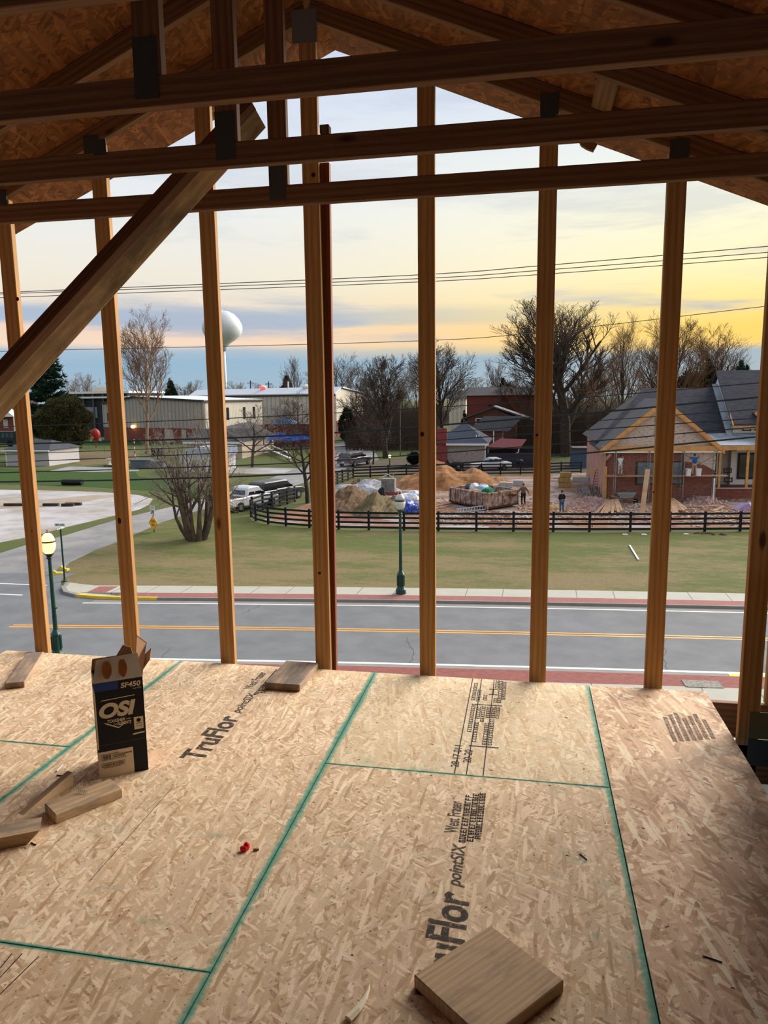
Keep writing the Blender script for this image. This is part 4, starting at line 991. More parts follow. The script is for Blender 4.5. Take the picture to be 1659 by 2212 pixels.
# ---------------------------------------------------------------- water tower
Y = 265; c = P(480, 707, Y); r = thing('water_tower', 'white water tower with a bulbous tank on a slender stem', 'water tower', (c.x, Y, GZ))
R = 45/1592*Y*.985; zc = c.z-GZ; hz = 36/1592*Y
WT = mk('tank white', (206,210,214), .5, var=.03, sc=.2)
prof = [(R*.0001,zc+hz)]
for k in range(1, 9): a = math.pi/2*(1-k/8); prof.append((R*math.cos(a)**.75 if a < 1.5 else 0.2, zc+hz*math.sin(a)))
prof = [(.3,zc+hz),(R*.35,zc+hz*.95),(R*.62,zc+hz*.78),(R*.85,zc+hz*.48),(R*.98,zc+hz*.15),(R,zc-hz*.05),(R*.97,zc-hz*.3),(R*.86,zc-hz*.55),(R*.62,zc-hz*.78),(R*.36,zc-hz*1.0),(R*.2,zc-hz*1.2),(R*.13,zc-hz*1.45)]
MB().lathe(list(reversed(prof)), 32).build('tank', WT, r, smooth=True)
MB().lathe([(R*.42,0),(R*.16,5),(R*.11,12),(R*.10,zc-hz*1.4)], 20).build('stem', WT, r, smooth=True)
MB().lathe([(.5,zc+hz*.97),(.5,zc+hz*1.05),(.2,zc+hz*1.08)], 8).tube([(0,0,zc+hz),(0,0,zc+hz*1.2)], .08, 5).build('roof_vent', WT, r)
# ---------------------------------------------------------------- buildings
def Z(px, py, Y): return P(px, py, Y).z-GZ
def Xp(px, Y): return P(px, 900, Y).x
ROOFW = mk('pale metal roof', (206,212,218), .4, var=.03, sc=.2); BRK = brick('red brick base', (132,70,58), (112,58,50), (128,98,88), 3)
s = N('ribbed siding'); x = s.sep(s.obj()); w = s.math('FRACT', s.math('MULTIPLY', s.math('ADD', x[0], x[1]), 1.6))
rib = s.math('LESS_THAN', w, .25); CRM = s.fin(s.mix(rib, lin((206,196,180)), lin((172,162,150))), .6)
s = N('grey ribbed siding'); x = s.sep(s.obj()); w = s.math('FRACT', s.math('MULTIPLY', s.math('ADD', x[0], x[1]), 1.6))
rib = s.math('LESS_THAN', w, .25); GRS = s.fin(s.mix(rib, lin((166,156,148)), lin((138,130,124))), .6)
# front block of the school
Y0 = 140; x0, x1 = Xp(222, Y0+7), Xp(443, Y0-3); xe = Xp(567, 156)
r = thing('school_building', 'long two-storey school with ribbed metal walls over a red brick base', 'building', (x1, 137, GZ))
o = r.location
A, B, C_ = V((x0-o.x, 10, 0)), V((0,0,0)), V((xe-o.x, 19, 0))
D = A+(C_-B)
hw = Z(443, 867, 137); hb = 2.9
def wall(a, b, z0, z1, mat, name, t=.3, par=None):
    n = (b-a).cross(V((0,0,1))).normalized()*-t
    return MB().prism([a+V((0,0,z0)), b+V((0,0,z0)), b+V((0,0,z1)), a+V((0,0,z1))], n).build(name, mat, par or r)
gp = A.lerp(B, .33); pk = hw+1.0
MB().prism([A+V((0,0,hb)), B+V((0,0,hb)), B+V((0,0,hw)), gp+V((0,0,pk)), A+V((0,0,hw-.3))], (B-A).cross(V((0,0,1))).normalized()*-.3).build('end_wall', GRS, r)
wall(A, B, 0, hb, BRK, 'brick_base'); wall(B, C_, hb, hw, CRM, 'side_wall'); wall(B, C_, 0, hb, BRK, 'brick_base')
sd = C_-B; up = V((0,0,.25))
MB().prism([B+V((.2,-.3,hw)), gp+V((0,-.3,pk)), gp+sd+V((0,0,pk)), C_+V((.2,0,hw))], up).prism([A+V((0,-.3,hw-.3)), gp+V((0,-.3,pk)), gp+sd+V((0,0,pk)), A+sd+V((0,0,hw-.3))], up).build('roof', ROOFW, r)
TR = mk('dark trim', (56,48,46), .6)
b = MB().bar(B+V((.1,-.35,hw+.05)), gp+V((0,-.35,pk+.05)), .4, .2).bar(A+V((0,-.35,hw-.25)), gp+V((0,-.35,pk+.05)), .4, .2).bar(B+V((.2,-.1,hw)), C_+V((.2,0,hw)), .4, .2); b.build('roof_edge', TR, r)
for t in (.08,.37,.66,.84):
    a = B.lerp(C_, t-.02); e_ = B.lerp(C_, t+.02); zt = hw*.80; q = wall(a, e_, zt-2.2, zt+.3, M['glassdark'], 'window', -.06)
q = wall(A.lerp(B,.05), A.lerp(B,.13), hw*.5, hw*.72, M['glassdark'], 'window', -.06)
wall(A.lerp(B,.62), A.lerp(B,.70), 0, 2.6, M['concrete'], 'door', -.08); wall(A.lerp(B,.78), A.lerp(B,.82), .3, 2.6, M['concrete'], 'door', -.08)
p = A.lerp(B, .32); MB().sphere(p+V((0,-.5,3.1)), (.5,.3,.35), 8, 5).build('wall_lamp', emit('sodium lamp', (255,232,130), 6), r)
p = A.lerp(B, .10); MB().box(p.x-.3,p.x+.3,p.y-.5,p.y-.35,2.0,3.0).build('entrance_light', emit('entrance glow', (250,230,170), 1.5), r)
# hall behind
r = thing('gymnasium', 'large metal hall with a white low-pitched roof behind the school block', 'building', (Xp(600,170), 170, GZ)); o = r.location
a = V((Xp(415,185)-o.x, 14, 0)); b_ = V((Xp(726,160)-o.x, -10, 0)); c_ = V((Xp(783,175)-o.x, 6, 0)); h1 = Z(726, 852, 160); h2 = Z(783,850,176)
wall(a, b_, 0, h1, CRM, 'front_wall'); 
pkp = b_.lerp(c_, .22); hp = Z(738, 838, 164)
MB().prism([b_, c_, c_+V((0,0,h2)), pkp+V((0,0,hp)), b_+V((0,0,h1))], (c_-b_).cross(V((0,0,1))).normalized()*-.3).build('end_wall', M['cream'], r)
wall(b_.lerp(c_,0), c_, 0, 3.5, BRK, 'brick_base', -.1)
off = a-b_; MB().prism([b_+V((0,-.3,h1)), pkp+V((0,-.3,hp)), pkp+off+V((0,0,hp)), a+V((0,-.3,h1))], (0,0,.3)).build('roof', ROOFW, r)
MB().prism([pkp+V((.3,-.2,hp)), c_+V((.4,-.2,h2)), c_+off+V((0,0,h2)), pkp+off+V((0,0,hp))], (0,0,.3)).build('roof', ROOFW, r)
MB().bar(a+V((0,-.3,h1-.1)), b_+V((0,-.3,h1-.1)), .35, .15).bar(pkp+V((0,-.4,hp)), c_+V((0,-.4,h2)), .35, .2).build('roof_edge', TR, r)
for px in (565, 600, 633):
    pass
for t, nm in ((.52,'vent_hood'),(.69,'vent_pipe'),(.80,'vent_hood')):
    p = a.lerp(b_, t)+V((0,3,h1+1.0)); MB().lathe([(.5,-.8),(.5,.5),(.9,.7),(.9,1.1),(.4,1.4)] if 'hood' in nm else [(.18,-.8),(.18,2.2)], 10, p).build(nm, M['white'], r)
p = a.lerp(b_, .52)+V((0,2.4,h1+1.9)); MB().sphere(p, (.9,.4,.35), 8, 5).build('red_beacon', emit('red glow', (255,80,60), 1.3), r)
# flat dark roofed wing at left
r = thing('flat_roofed_wing', 'flat dark canopy wing with a lit strip behind the pine', 'building', (Xp(200,165), 165, GZ)); o = r.location
xa, xb = Xp(150,165)-o.x, Xp(300,165)-o.x; zt, zm, zl = Z(200,846,165), Z(200,857,165), Z(200,872,165)
MB().box(xa,xb,-4,14,zt-.5,zt).box(xa,xb,-4.4,14,zm-.4,zm).build('flat_roof', M['white'], r)
MB().box(xa+1,xb-1,-3,14,0,zt-.5).build('dark_wall', mk('charcoal wall', (46,50,58), .7), r)
for k in range(6): MB().box(xa+1+k*2.6, xa+1.3+k*2.6, -3.6,-3.2,0,zt-.5).build('column', M['cablegrey'], r)
MB().box(xa+6,xb-9,-3.3,-3.05,zl-3.4,zl-.8).build('window_band', mk('grey glass', (130,140,150), .2), r); MB().box(xa+8, xa+12,-2,2,zt,zt+1.0).build('roof_unit', M['cream'], r)
# small brick house far left
Y = 155; r = thing('brick_cottage', 'small red brick house with a white porch gable at the far left', 'house', (Xp(15,Y), Y, GZ)); o = r.location
w0, w1 = Xp(-60,Y)-o.x, Xp(42,Y)-o.x; ze = Z(10,900,Y); zb = Z(10,919,Y)
MB().box(w0,w1,0,10,0,ze).build('wall', BRK, r)
MB().prism([(w0-.4,-.5,ze),(w0-.4,10.5,ze),(w0-.4,5,ze+4.3)], (w1-w0+.8,0,0)).build('roof', shingle('dark shingles', (78,76,78), (66,64,68), 2), r)
MB().prism([(w1-10,-1.6,ze),(w1-.2,-1.6,ze),(w1-3.6,-1.6,ze+2.6)], (0,2.6,0)).build('porch_gable', M['white'], r)
for x in (w1-9.6, w1-.6): MB().box(x,x+.3,-1.5,-1.2,0,ze).build('porch_column', M['white'], r)
for x in (w1-8, w1-4.4): MB().box(x,x+1.2,-.06,0,ze-2.6,ze-.7).build('window', mk('pale pane %d' % int(x*10), (190,190,186), .3), r)
# garage at left
Y = 90; r = thing('garage', 'pale garage with a dark hipped roof behind the leftmost stud', 'garage', (Xp(50,Y), Y, GZ)); o = r.location
w0, w1 = Xp(5,Y)-o.x, Xp(98,Y)-o.x; ze = Z(50,972,Y); zp = Z(50,958,Y+3)
GW = mk('pale garage wall', (176,172,172), .7, var=.04); MB().box(w0,w1,0,7,0,ze).build('wall', GW, r)
q = [(w0-.4,-.4,ze),(w1+.4,-.4,ze),(w1+.4,7.4,ze),(w0-.4,7.4,ze)]; rg = [(w0+1.8,3.5,zp+.5),(w1-1.8,3.5,zp+.5)]
MB().add(q+rg, [(0,1,5,4),(1,2,5),(2,3,4,5),(3,0,4),(3,2,1,0)]).build('roof', shingle('charcoal shingles', (70,74,82), (60,62,70), 2), r)
MB().box(w0-.05,w0+.12,-.05,.05,0,ze).build('corner_trim', M['white'], r); MB().box(w0-.4,w1+.4,-.5,-.4,ze-.18,ze).build('fascia', M['white'], r)
# silver car park rail/bleachers far left
Y = 128; r = thing('bus_row', 'dark green long vehicle row behind signs at the far left', 'bus', (Xp(5,Y), Y, GZ)); o = r.location
w0, w1 = Xp(-60,Y)-o.x, Xp(43,Y)-o.x
MB().box(w0,w1,0,2.4,.6,2.9).build('body', mk('dark green body', (28,44,42), .5), r)
for k in range(9): MB().box(w0+.4+k*.95, w0+1.1+k*.95, -.04, 0, 1.7, 2.6).build('window', mk('bus pane', (70,84,90), .2) if k == 0 else bpy.data.materials['bus pane'], r)
for k in range(3): MB().tube([(w0+1+k*3.4,-.05,.6),(w0+1+k*3.4,.3,.6)], .6, 12).build('wheel', M['rubber'], r)
rs = random.Random(2)
for k, (px, py) in enumerate([(5,953),(13,950),(22,951),(30,954),(38,947),(36,955)]):
    g = G(px, py); tag(MB().box(-.4,.4,-.05,.05,.1,.95).box(-.03,.03,0,.05,0,.1).build('yard_sign', M['white'], None, loc=g), 'small white sign in the row below the far left buses', 'sign', 'small white signs')
# white tent-like shed & long low house
Y = 84; r = thing('white_shed', 'white shed with a pale blue gable roof behind the many-stemmed tree', 'shed', (Xp(425,Y), Y, GZ)); o = r.location
w0, w1 = Xp(383,Y)-o.x, Xp(470,Y)-o.x; ze = Z(425,986,Y); zp = Z(425,968,Y)
MB().box(w0,w1,0,5,0,ze).build('wall', M['wrap'], r); MB().prism([(w0-.2,-.1,ze),(w0+1.3,-.1,zp),(w1+.3,-.1,zp),(w1+.3,-.1,ze)], (0,5.2,0)).build('roof', mk('pale blue roof', (176,188,208), .4), r)
MB().box(w0-.25,w0-.1,-.15,0,ze-.1,zp).build('trim', TR, r)
Y = 103; r = thing('long_low_house', 'long low beige building with a dark roof and white fascia', 'building', (Xp(480,Y), Y, GZ), .0); o = r.location
BG = mk('beige wall', (186,170,152), .8, var=.05, sc=.5); w0, w1 = Xp(400,Y)-o.x, Xp(520,Y)-o.x; ze = Z(450,955,Y)
MB().box(w0,w1,0,9,0,ze).build('wall', BG, r)
w2 = Xp(589,118)-o.x
MB().prism([(w1,0,0),(w2,15,0),(w2,15,ze+.3),(w1,0,ze)], (-4,3,0)).build('side_wall', BG, r)
RF = shingle('slate roof', (70,68,72), (58,56,60), 2)
MB().prism([(w0-.4,-.4,ze),(w0-.4,9.4,ze),(w0-.4,4.5,ze+1.8)], (w1-w0+.6,0,0)).build('roof', RF, r)
MB().prism([(w1,-.5,ze),(w2+.4,14.6,ze+.3),(w2-5,18,ze+2.3),(w1-5,4.5,ze+1.9)], (0,0,.12)).build('roof', RF, r)
MB().box(w0-.4,w1+.3,-.55,-.4,ze-.25,ze+.05).bar((w1,-.6,ze-.05),(w2+.4,14.4,ze+.25), .3, .12).build('fascia', M['white'], r)
d = V((w2-w1,15,0)).normalized()
for t in (.25,.6,.86):
    p = V((w1,-.08,0)).lerp(V((w2,14.9,.2)), t); MB().bar(p+V((0,-.05,1.9)), p+d*1.2+V((0,-.05,1.9)), 1.3, .1).build('window', M['glassdark'], r); MB().bar(p+V((0,-.05,2.6)), p+d*1.2+V((0,-.05,2.6)), .14, .14).build('window_trim', M['white'], r)
# playground
for px, py, Y, wd, ht, lab in [(616,903,122,3.0,1.6,'blue pyramid canopy of the playground tower'),]:
    g = V((Xp(px,Y), Y, GZ)); r = thing('playground_tower', 'playground tower with a blue pyramid canopy', 'playground', g); zt = Z(px,901,Y)
    MB().add([(-2,-2,zt-1.1),(2,-2,zt-1.1),(2,2,zt-1.1),(-2,2,zt-1.1),(0,0,zt+.1)], [(0,1,4),(1,2,4),(2,3,4),(3,0,4),(3,2,1,0)]).build('canopy', mk('faded blue canopy', (64,120,176), .6), r)
    for sx in (-1.5,1.5):
        for sy in (-1.5,1.5): MB().tube([(sx,sy,0),(sx,sy,zt-1.1)], .09, 6).build('post', BRK, r)
    MB().box(-1.6,1.6,-1.6,1.6,1.4,1.6).build('platform', TR, r)
g = V((Xp(633,128), 128, GZ)); r = thing('maroon_wall', 'long maroon wall behind the playground', 'wall', g); MB().box(-5.5,7.5,0,.4,0,Z(633,916,128)).build('panel', mk('maroon siding', (104,40,44), .8, var=.15, sc=1), r)
for px, py, Y, dx, lab in [(605,944,112,2.1,'bright blue shade sheet at the left under the playground'),(641,946,112,2.6,'bright blue shade sheet at the right end of the playground')]:
    g = V((Xp(px,Y), Y, GZ)); zt = Z(px,py-3,Y)
    r = thing('shade_canopy', lab, 'canopy', g)
    MB().prism([(-dx,-1,zt-.7),(dx,-1,zt-.3),(dx*.2,0,zt+.5),(-dx*.8,.6,zt+.3)], (0,.3,-.08)).build('sheet', mk('blue sheet %d' % px, (40,104,214), .5), r)
    for s_ in (-1,1): MB().tube([(s_*dx*.7,-.5,0),(s_*dx*.7,-.5,zt-.5)], .06, 5).build('post', M['cablegrey'], r)
for i, (a_, c_, ww) in enumerate([((568,974),(628,998),.5),((560,978),(605,984),.4),((585,972),(625,986),.35)]):
    a, c = G(*a_)+V((0,0,.8)), G(*c_)+V((0,0,.5)); m = (a+c)/2
    tag(MB().bar(a-m,c-m,.12,ww).bar(a-m,a-m-V((0,0,.7)),.1,.1,up=(1,0,0)).bar(c-m,c-m-V((0,0,.4)),.1,.1,up=(1,0,0)).build('long_board', M['white'], None, loc=m), ['longest pale beam in the yard beside the low building','pale beam at the left of the cluttered yard','thin upper beam in the cluttered yard'][i], 'beam')
# ranch house with hipped slate roof and red chimney wall
Y = 92; r = thing('ranch_house', 'low brick house with a slate blue hip roof and a red chimney wall', 'house', (Xp(1000,Y), Y, GZ)); o = r.location
w0, w1 = Xp(944,Y)-o.x, Xp(1048,Y)-o.x; ze = Z(1000,958,Y); zp = Z(990,916,Y+5)
MB().box(w0,w1,0,10,0,ze).build('wall', brick('mottled brick', (150,122,112), (120,86,78), (176,164,156), 3.5, patch=(158,148,142)), r)
MB().box(w0-.02,w0+1.25,-.3,.3,0,Z(950,925,Y)).build('chimney_wall', brick('red brick chimney', (140,52,48), (112,40,38), (160,120,112), 4), r)
HP = shingle('slate blue shingles', (62,72,86), (54,62,74), 2.4)
MB().add([(w0-.4,-.5,ze),(w1+.5,-.5,ze),(w1+.5,10.5,ze),(w0-.4,10.5,ze),(w0+2.5,5,zp),(w0+3.4,5,zp)], [(0,1,5,4),(1,2,5),(2,3,4,5),(3,0,4),(3,2,1,0)]).build('roof', HP, r)
MB().box(w0+1.2,w1+.5,-.62,-.5,ze-.22,ze+.02).build('gutter', M['white'], r); MB().box(w1-.02,w1+.12,-.1,.02,0,ze).build('downpipe', M['white'], r)
for x, y_, z_ in ((w0+3.6,2.2,zp-1.6),(w1-.9,1.4,ze+.75),(w1-1.2,1.2,ze+.75)): MB().box(x,x+.12,y_,y_+.15,z_-.3,z_+.25).build('roof_vent', M['white'], r)
# carport with maroon roof
Y = 93; r = thing('carport', 'open dark carport with a maroon metal roof', 'carport', (Xp(1095,Y), Y, GZ)); o = r.location
w0, w1 = Xp(1051,Y)-o.x, Xp(1138,Y)-o.x; zf = Z(1090,967,Y); zb = Z(1080,949,Y+4)
MB().prism([(w0,-.6,zf),(w1-.8,-.6,zf-.12),(w1,4,zb-.1),(w0+1.6,4,zb)], (0,0,.12)).build('roof', mk('maroon metal', (104,30,40), .8, var=.1, sc=1), r)
MB().box(w0,w1+3,4.6,5,0,2.0).box(w0,w0+.15,0,5,0,zf).build('dark_panel', mk('dark plum wall', (40,34,42), .8), r); MB().box(w0,w1+2.5,-.9,-.7,0,1.75).build('screen', mk('plum screen', (52,46,56), .8), r)
MB().tube([(w1-.9,-.6,zf-.15),(w1-1.0,-.6,zf-.6),(w1-3.2,-.6,zf-1.3)], .07, 6).build('downpipe', M['white'], r)
for x in (w1-.9,): MB().box(x,x+.12,-.6,-.48,0,zf-.1).build('post', TR, r)
# middle brick house
Y = 118; r = thing('middle_brick_house', 'brown brick house with a low gable between the ranch and the big block', 'house', (Xp(1060,Y), Y, GZ)); o = r.location
w0, w1 = Xp(1009,Y)-o.x, Xp(1115,Y)-o.x; ze = Z(1060,902,Y)
xm = Xp(1066,Y)-o.x; zp = Z(1066,882,Y); BB = brick('brown brick', (108,66,58), (90,54,48), (110,84,76), 4)
MB().prism([(w0,0,0),(w1,0,0),(w1,0,ze),(xm,0,zp),(w0,0,ze)], (0,9,0)).build('wall', BB, r)
MB().prism([(w0-.6,-.6,ze-.2),(xm,-.6,zp+.1),(xm,-.6,zp+.35),(w0-.6,-.6,ze+.05)], (0,10,0)).prism([(w1+2.6,-.6,ze-.6),(xm,-.6,zp+.1),(xm,-.6,zp+.35),(w1+2.6,-.6,ze-.35)], (0,10,0)).build('roof', shingle('grey shingles', (84,84,86), (70,70,74), 2), r)
for px in (1035, 1081): x = Xp(px,Y)-o.x; f = MB().box(x-.55,x+.55,-.08,0,Z(px,910,Y)-.6,Z(px,903,Y)).build('window', M['white'], r); MB().box(x-.4,x+.4,-.12,-.08,Z(px,910,Y)-.5,Z(px,903,Y)-.12).build('pane', M['glassdark'], f)
Y2 = 106; e = Y2-Y; w3, w4 = Xp(1012,Y2)-o.x, Xp(1100,Y2)-o.x; z3 = Z(1050,931,Y2)
MB().box(w3+1,w4-1,e,e+7,0,z3).build('lower_wall', BB, r); MB().prism([(w3,e-.5,z3),(w3,e+7,z3),(w3+2,e+3,z3+2.0)], (w4-w3,0,0)).build('lower_roof', shingle('dark grey shingles', (64,64,68), (54,54,58), 2), r)
for x in (w4-4.5,w4-2.2): MB().box(x,x+.16,e-.5,e-.34,0,z3).build('porch_post', M['white'], r)
# big brick block
Y = 150; r = thing('two_storey_brick_block', 'large plain red brick two-storey block with a dark roof', 'building', (Xp(1075,Y), Y, GZ)); o = r.location
w0, w1 = Xp(1008,Y)-o.x, Xp(1160,Y)-o.x; ze = Z(1060,854,Y); zp = Z(1060,836,Y+6)
MB().box(w0,w1,0,12,0,ze).build('wall', brick('plain red brick', (122,60,48), (104,50,42), (116,74,64), 4), r)
MB().prism([(w0-.4,-.4,ze),(w0-.4,12.4,ze),(w0-.1,6,zp)], (w1-w0+.8,0,0)).build('roof', shingle('dark brown shingles', (60,56,62), (50,48,54), 2), r)
xm = Xp(1072,Y)-o.x; zg = Z(1072,861,Y)
MB().prism([(xm-1.6,-.7,zg-1.2),(xm+1.6,-.7,zg-1.2),(xm,-.7,zg+.1)], (0,.7,0)).build('door_gable', BB, r); MB().box(xm-.9,xm+.9,-.05,0,zg-2.8,zg-1.2).build('window', M['glassdark'], r)
# little white house and bins in the gap
Y = 175; r = thing('distant_cream_house', 'distant cream house front glimpsed left of the brick block', 'house', (Xp(985,Y), Y, GZ)); o = r.location
w0, w1 = Xp(970,Y)-o.x, Xp(1006,Y)-o.x; ze = Z(985,862,Y)
MB().box(w0,w1,0,8,0,ze).build('wall', M['cream'], r); MB().prism([(w0-.4,-.6,ze),(w0-.4,8.4,ze),(w0-.4,4,ze+2)], (w1-w0+.8,0,0)).build('roof', shingle('far shingles', (70,66,66), (60,58,58), 2), r)
for k in range(4): MB().box(w0+.4+k, w0+.55+k, -.6,-.45,0,ze).build('column', M['white'], r)
g = G(987,888); tag(MB().box(-.5,.5,-.4,.4,0,1.1).box(-.55,.55,-.45,.45,1.1,1.2).build('blue_bin', M['blue'], None, loc=(Xp(987,150),150,GZ)), 'blue wheelie bin in front of the distant cream house', 'bin')
Y = 92; r = thing('blue_shed', 'slate blue shed behind the back fence, left of the brick house', 'shed', (Xp(1257,Y), Y, GZ)); o = r.location
w0, w1 = Xp(1241,Y)-o.x, Xp(1277,Y)-o.x; MB().prism([(w0-.3,0,0),(w1,0,0),(w1,0,Z(1257,970,Y)),(w0,0,Z(1257,970,Y))], (0,3,0)).build('body', mk('slate blue board', (66,82,104), .7), r); MB().box(w0-.2,w1,-.2,3.2,Z(1257,970,Y),Z(1257,970,Y)+.15).build('roof', TR, r)
# ---------------------------------------------------------------- brick house under construction
A0 = G(1306, 1081); UU = V((math.cos(.10), math.sin(.10), 0)); VV = V((-.015, 1, 0)).normalized()
hs = thing('brick_house', 'brick house under construction with dark shingle roofs and a wrapped porch wing', 'house', A0)
def H(u, v, z=0): return UU*u+VV*v+V((0,0,z))
def hbox(b, u0, u1, v0, v1, z0, z1):
    q = [H(u0,v0,z0),H(u1,v0,z0),H(u1,v1,z0),H(u0,v1,z0),H(u0,v0,z1),H(u1,v0,z1),H(u1,v1,z1),H(u0,v1,z1)]
    return b.add(q, [(0,3,2,1),(4,5,6,7),(0,1,5,4),(1,2,6,5),(2,3,7,6),(3,0,4,7)])
DB = brick('dark red brick', (140,80,64), (104,56,48), (176,154,142), 4.2)
SB = brick('lime smeared brick', (178,156,142), (150,122,108), (190,176,166), 4.2, patch=(196,182,172))
PK = mk('pinkish sheathed side wall', (186,140,126), .8, var=.08, sc=1, c2=(160,122,112))
SH = shingle('charcoal roof shingles', (70,70,76), (54,54,60), 2.2)
DG = M['glassdark']; TW = M['trimwood']
W0, ZE, ZP = 8.85, 4.45, 8.25
def hpr(pts, vec, name, mat, par=None): return MB().prism(pts, vec).build(name, mat, par or hs)
um = W0/2
hpr([H(0,0,0),H(W0,0,0),H(W0,0,ZE-.3),H(0,0,ZE-.3)], VV*.25, 'front_wall', DB)
hpr([H(0,-.01,ZE-.3),H(W0,-.01,ZE-.3),H(W0,-.01,ZE),H(um,-.01,ZP-.1),H(0,-.01,ZE)], VV*.25, 'gable_wall', SB)
hpr([H(6.3,-.03,ZE-.3),H(W0,-.03,ZE-.3),H(W0,-.03,2.5),H(8.1,-.03,2.9),H(7.3,-.03,3.1),H(6.3,-.03,3.3)], VV*.03, 'smeared_patch', SB)
hbox(MB(), 0, .25, 0, 17, 0, ZE).build('side_wall', PK, hs)
hbox(MB(), W0-.25, W0, 0, 5, 0, ZE).build('side_wall', DB, hs)
# wing roof: two slopes, thick
sl = (ZP-ZE)/(um+.25)
for s_ in (-1, 1):
    ue = -.55 if s_ < 0 else W0+.55; z_e = ZE-.25
    hpr([H(ue,-.5,z_e),H(um,-.5,ZP+.05),H(um,9,ZP+.05),H(ue,9 if s_ > 0 else 9,z_e)], (0,0,.14), 'wing_roof', SH)
    b = MB().bar(H(ue,-.55,z_e-.05), H(um,-.55,ZP+.0), .26, .07); b.bar(H(ue,-.35,z_e-.22), H(um,-.35,ZP-.2), .16, .4); b.build('rake_trim', TW, hs)
hbox(MB(), -.5, W0+.5, -.5, -.0, ZE-.42, ZE-.30).build('eave_return', M['white'], hs)
hbox(MB(), -.35, W0+.35, -.42, -.02, ZE-.30, ZE+.12).build('gable_band', TW, hs)
# windows in the front wall
f = hbox(MB(), 2.45, 6.35, -.06, .02, 1.35, 3.3).build('window', mk('bronze frame', (58,52,50), .5), hs)
hbox(MB(), 2.6, 4.3, -.09, -.06, 1.45, 3.2).build('pane', mk('hazy pane', (118,124,130), .15, var=.2, spec=.7), f); hbox(MB(), 4.5, 6.2, -.09, -.06, 1.45, 3.2).build('pane', bpy.data.materials['hazy pane'], f)
hbox(MB(), um-.55, um+.25, -.08, .0, 5.35, 7.0).build('gable_window', DG, hs)
hbox(MB(), -.12, .12, -.1, .2, 0, 2.9).build('corner_board', TW, hs)
# main block
z1, z2 = 4.7, 9.35
hbox(MB(), .3, 17.5, 5, 17, 0, 4.7).build('main_wall', M['wrap'], hs)
q = [H(-.5,4.2,z1),H(11.6,4.2,z1),H(11.6,17.5,z1),H(-.5,17.5,z1),H(4.6,11,z2),H(11.6,11,z2)]
MB().add(q, [(0,1,5,4),(2,3,4,5),(3,0,4),(1,2,5),(3,2,1,0)]).build('main_roof', SH, hs)
# tall block
t0, zt0, zt1 = 10.9, 6.05, 10.75
hbox(MB(), t0+.3, 18, 4.0, 15, 0, 6.1).build('tall_wall', M['wrap'], hs)
hpr([H(t0,3.4,zt0),H(t0,9.6,zt1),H(18.6,9.6,zt1),H(18.6,3.4,zt0)], (0,0,.15), 'tall_roof', SH); hpr([H(t0,15.8,zt0),H(t0,9.6,zt1),H(18.6,9.6,zt1),H(18.6,15.8,zt0)], (0,0,.15), 'tall_roof', SH)
hpr([H(t0+.3,4,6),H(t0+.3,15,6),H(t0+.3,9.6,zt1-.2)], UU*.2, 'tall_gable', M['wrap'])
MB().bar(H(t0+.1,3.3,zt0-.05), H(t0+.1,9.6,zt1-.05), .22, .1).build('rake_trim', TW, hs)
MB().bar(H(t0-.05,3.5,zt0-.9), H(t0-.05,9.5,zt1-1.1), .06, .5, up=(0,-1,1)).build('flashing', M['membrane'], hs)
hbox(MB(), t0+.1, 18.5, 3.25, 3.4, zt0-.28, zt0-.02).build('fascia', TW, hs)
# small dormer
dz = 7.2
hpr([H(13.6,4.3,zt0-.2),H(16.4,4.3,zt0-.2),H(16.4,4.3,dz),H(15,4.3,dz+1.4),H(13.6,4.3,dz)], VV*3, 'dormer_wall', M['wrap'])
for s_ in (-1,1): hpr([H(15,3.8,dz+1.5),H(15+s_*2.1,3.8,dz-.2),H(15+s_*2.1,8,dz-.2),H(15,8,dz+1.5)], (0,0,.12), 'dormer_roof', SH); MB().bar(H(15,3.75,dz+1.45), H(15+s_*2.1,3.75,dz-.25), .25, .08).build('dormer_trim', TW, hs)
hbox(MB(), 14.3, 15.0, 4.2, 4.3, 6.0, 7.6).build('dormer_window', M['black'], hs)
# porch
hpr([H(8.9,1.0,4.45),H(18.4,1.0,4.45),H(18.4,4,5.3),H(11,4,5.3),H(8.9,4.6,5.2)], (0,0,.1), 'porch_roof', M['membrane'])
hbox(MB(), 8.9, 18.4, .95, 1.15, 4.1, 4.45).build('porch_beam', TW, hs)
for u in (9.45, 11.7, 14.6, 17.5): hbox(MB(), u, u+.2, 1.2, 1.4, .85, 4.15).build('porch_post', TW, hs)
hbox(MB(), 8.9, 18, 1.0, 4.0, .0, .85).build('porch_base', brick('porch brick', (138,74,60), (104,54,46), (146,116,104), 4.2), hs)
hbox(MB(), 8.9, 18, .9, 1.3, .85, .93).build('porch_cap', M['concrete'], hs)
for u0, u1, z0, z1_ in ((9.0,10.2,1.4,3.7),(11.75,13.2,1.35,3.65),(15.2,16.6,1.35,3.65)):
    v_ = 4.9 if u0 < 10 else 3.98
    f = hbox(MB(), u0, u1, v_-.1, v_, z0, z1_).build('window', M['black'], hs); hbox(MB(), u0+.15, u1-.15, v_-.13, v_-.1, z0+.15, z1_-.15).build('pane', DG, f)
    hbox(MB(), (u0+u1)/2-.06, (u0+u1)/2+.06, v_-.16, v_-.13, z0+.9, z0+1.1).build('sticker', M['white'], f)
b = MB()
for u, z in ((10.6,1.9),(10.9,3.8),(13.5,1.9),(13.5,3.8),(12.0,5.55),(13.0,5.6),(10.7,.98+.1),(13.4,1.1)):
    for q in ((0,.7,0,.06),(0,.7,.34,.40),(0,.06,0,.4),(.64,.7,0,.4)): hbox(b, u+q[0], u+q[1], 3.9, 3.96, z+q[2], z+q[3])
b.build('wrap_logo', M['black'], hs)
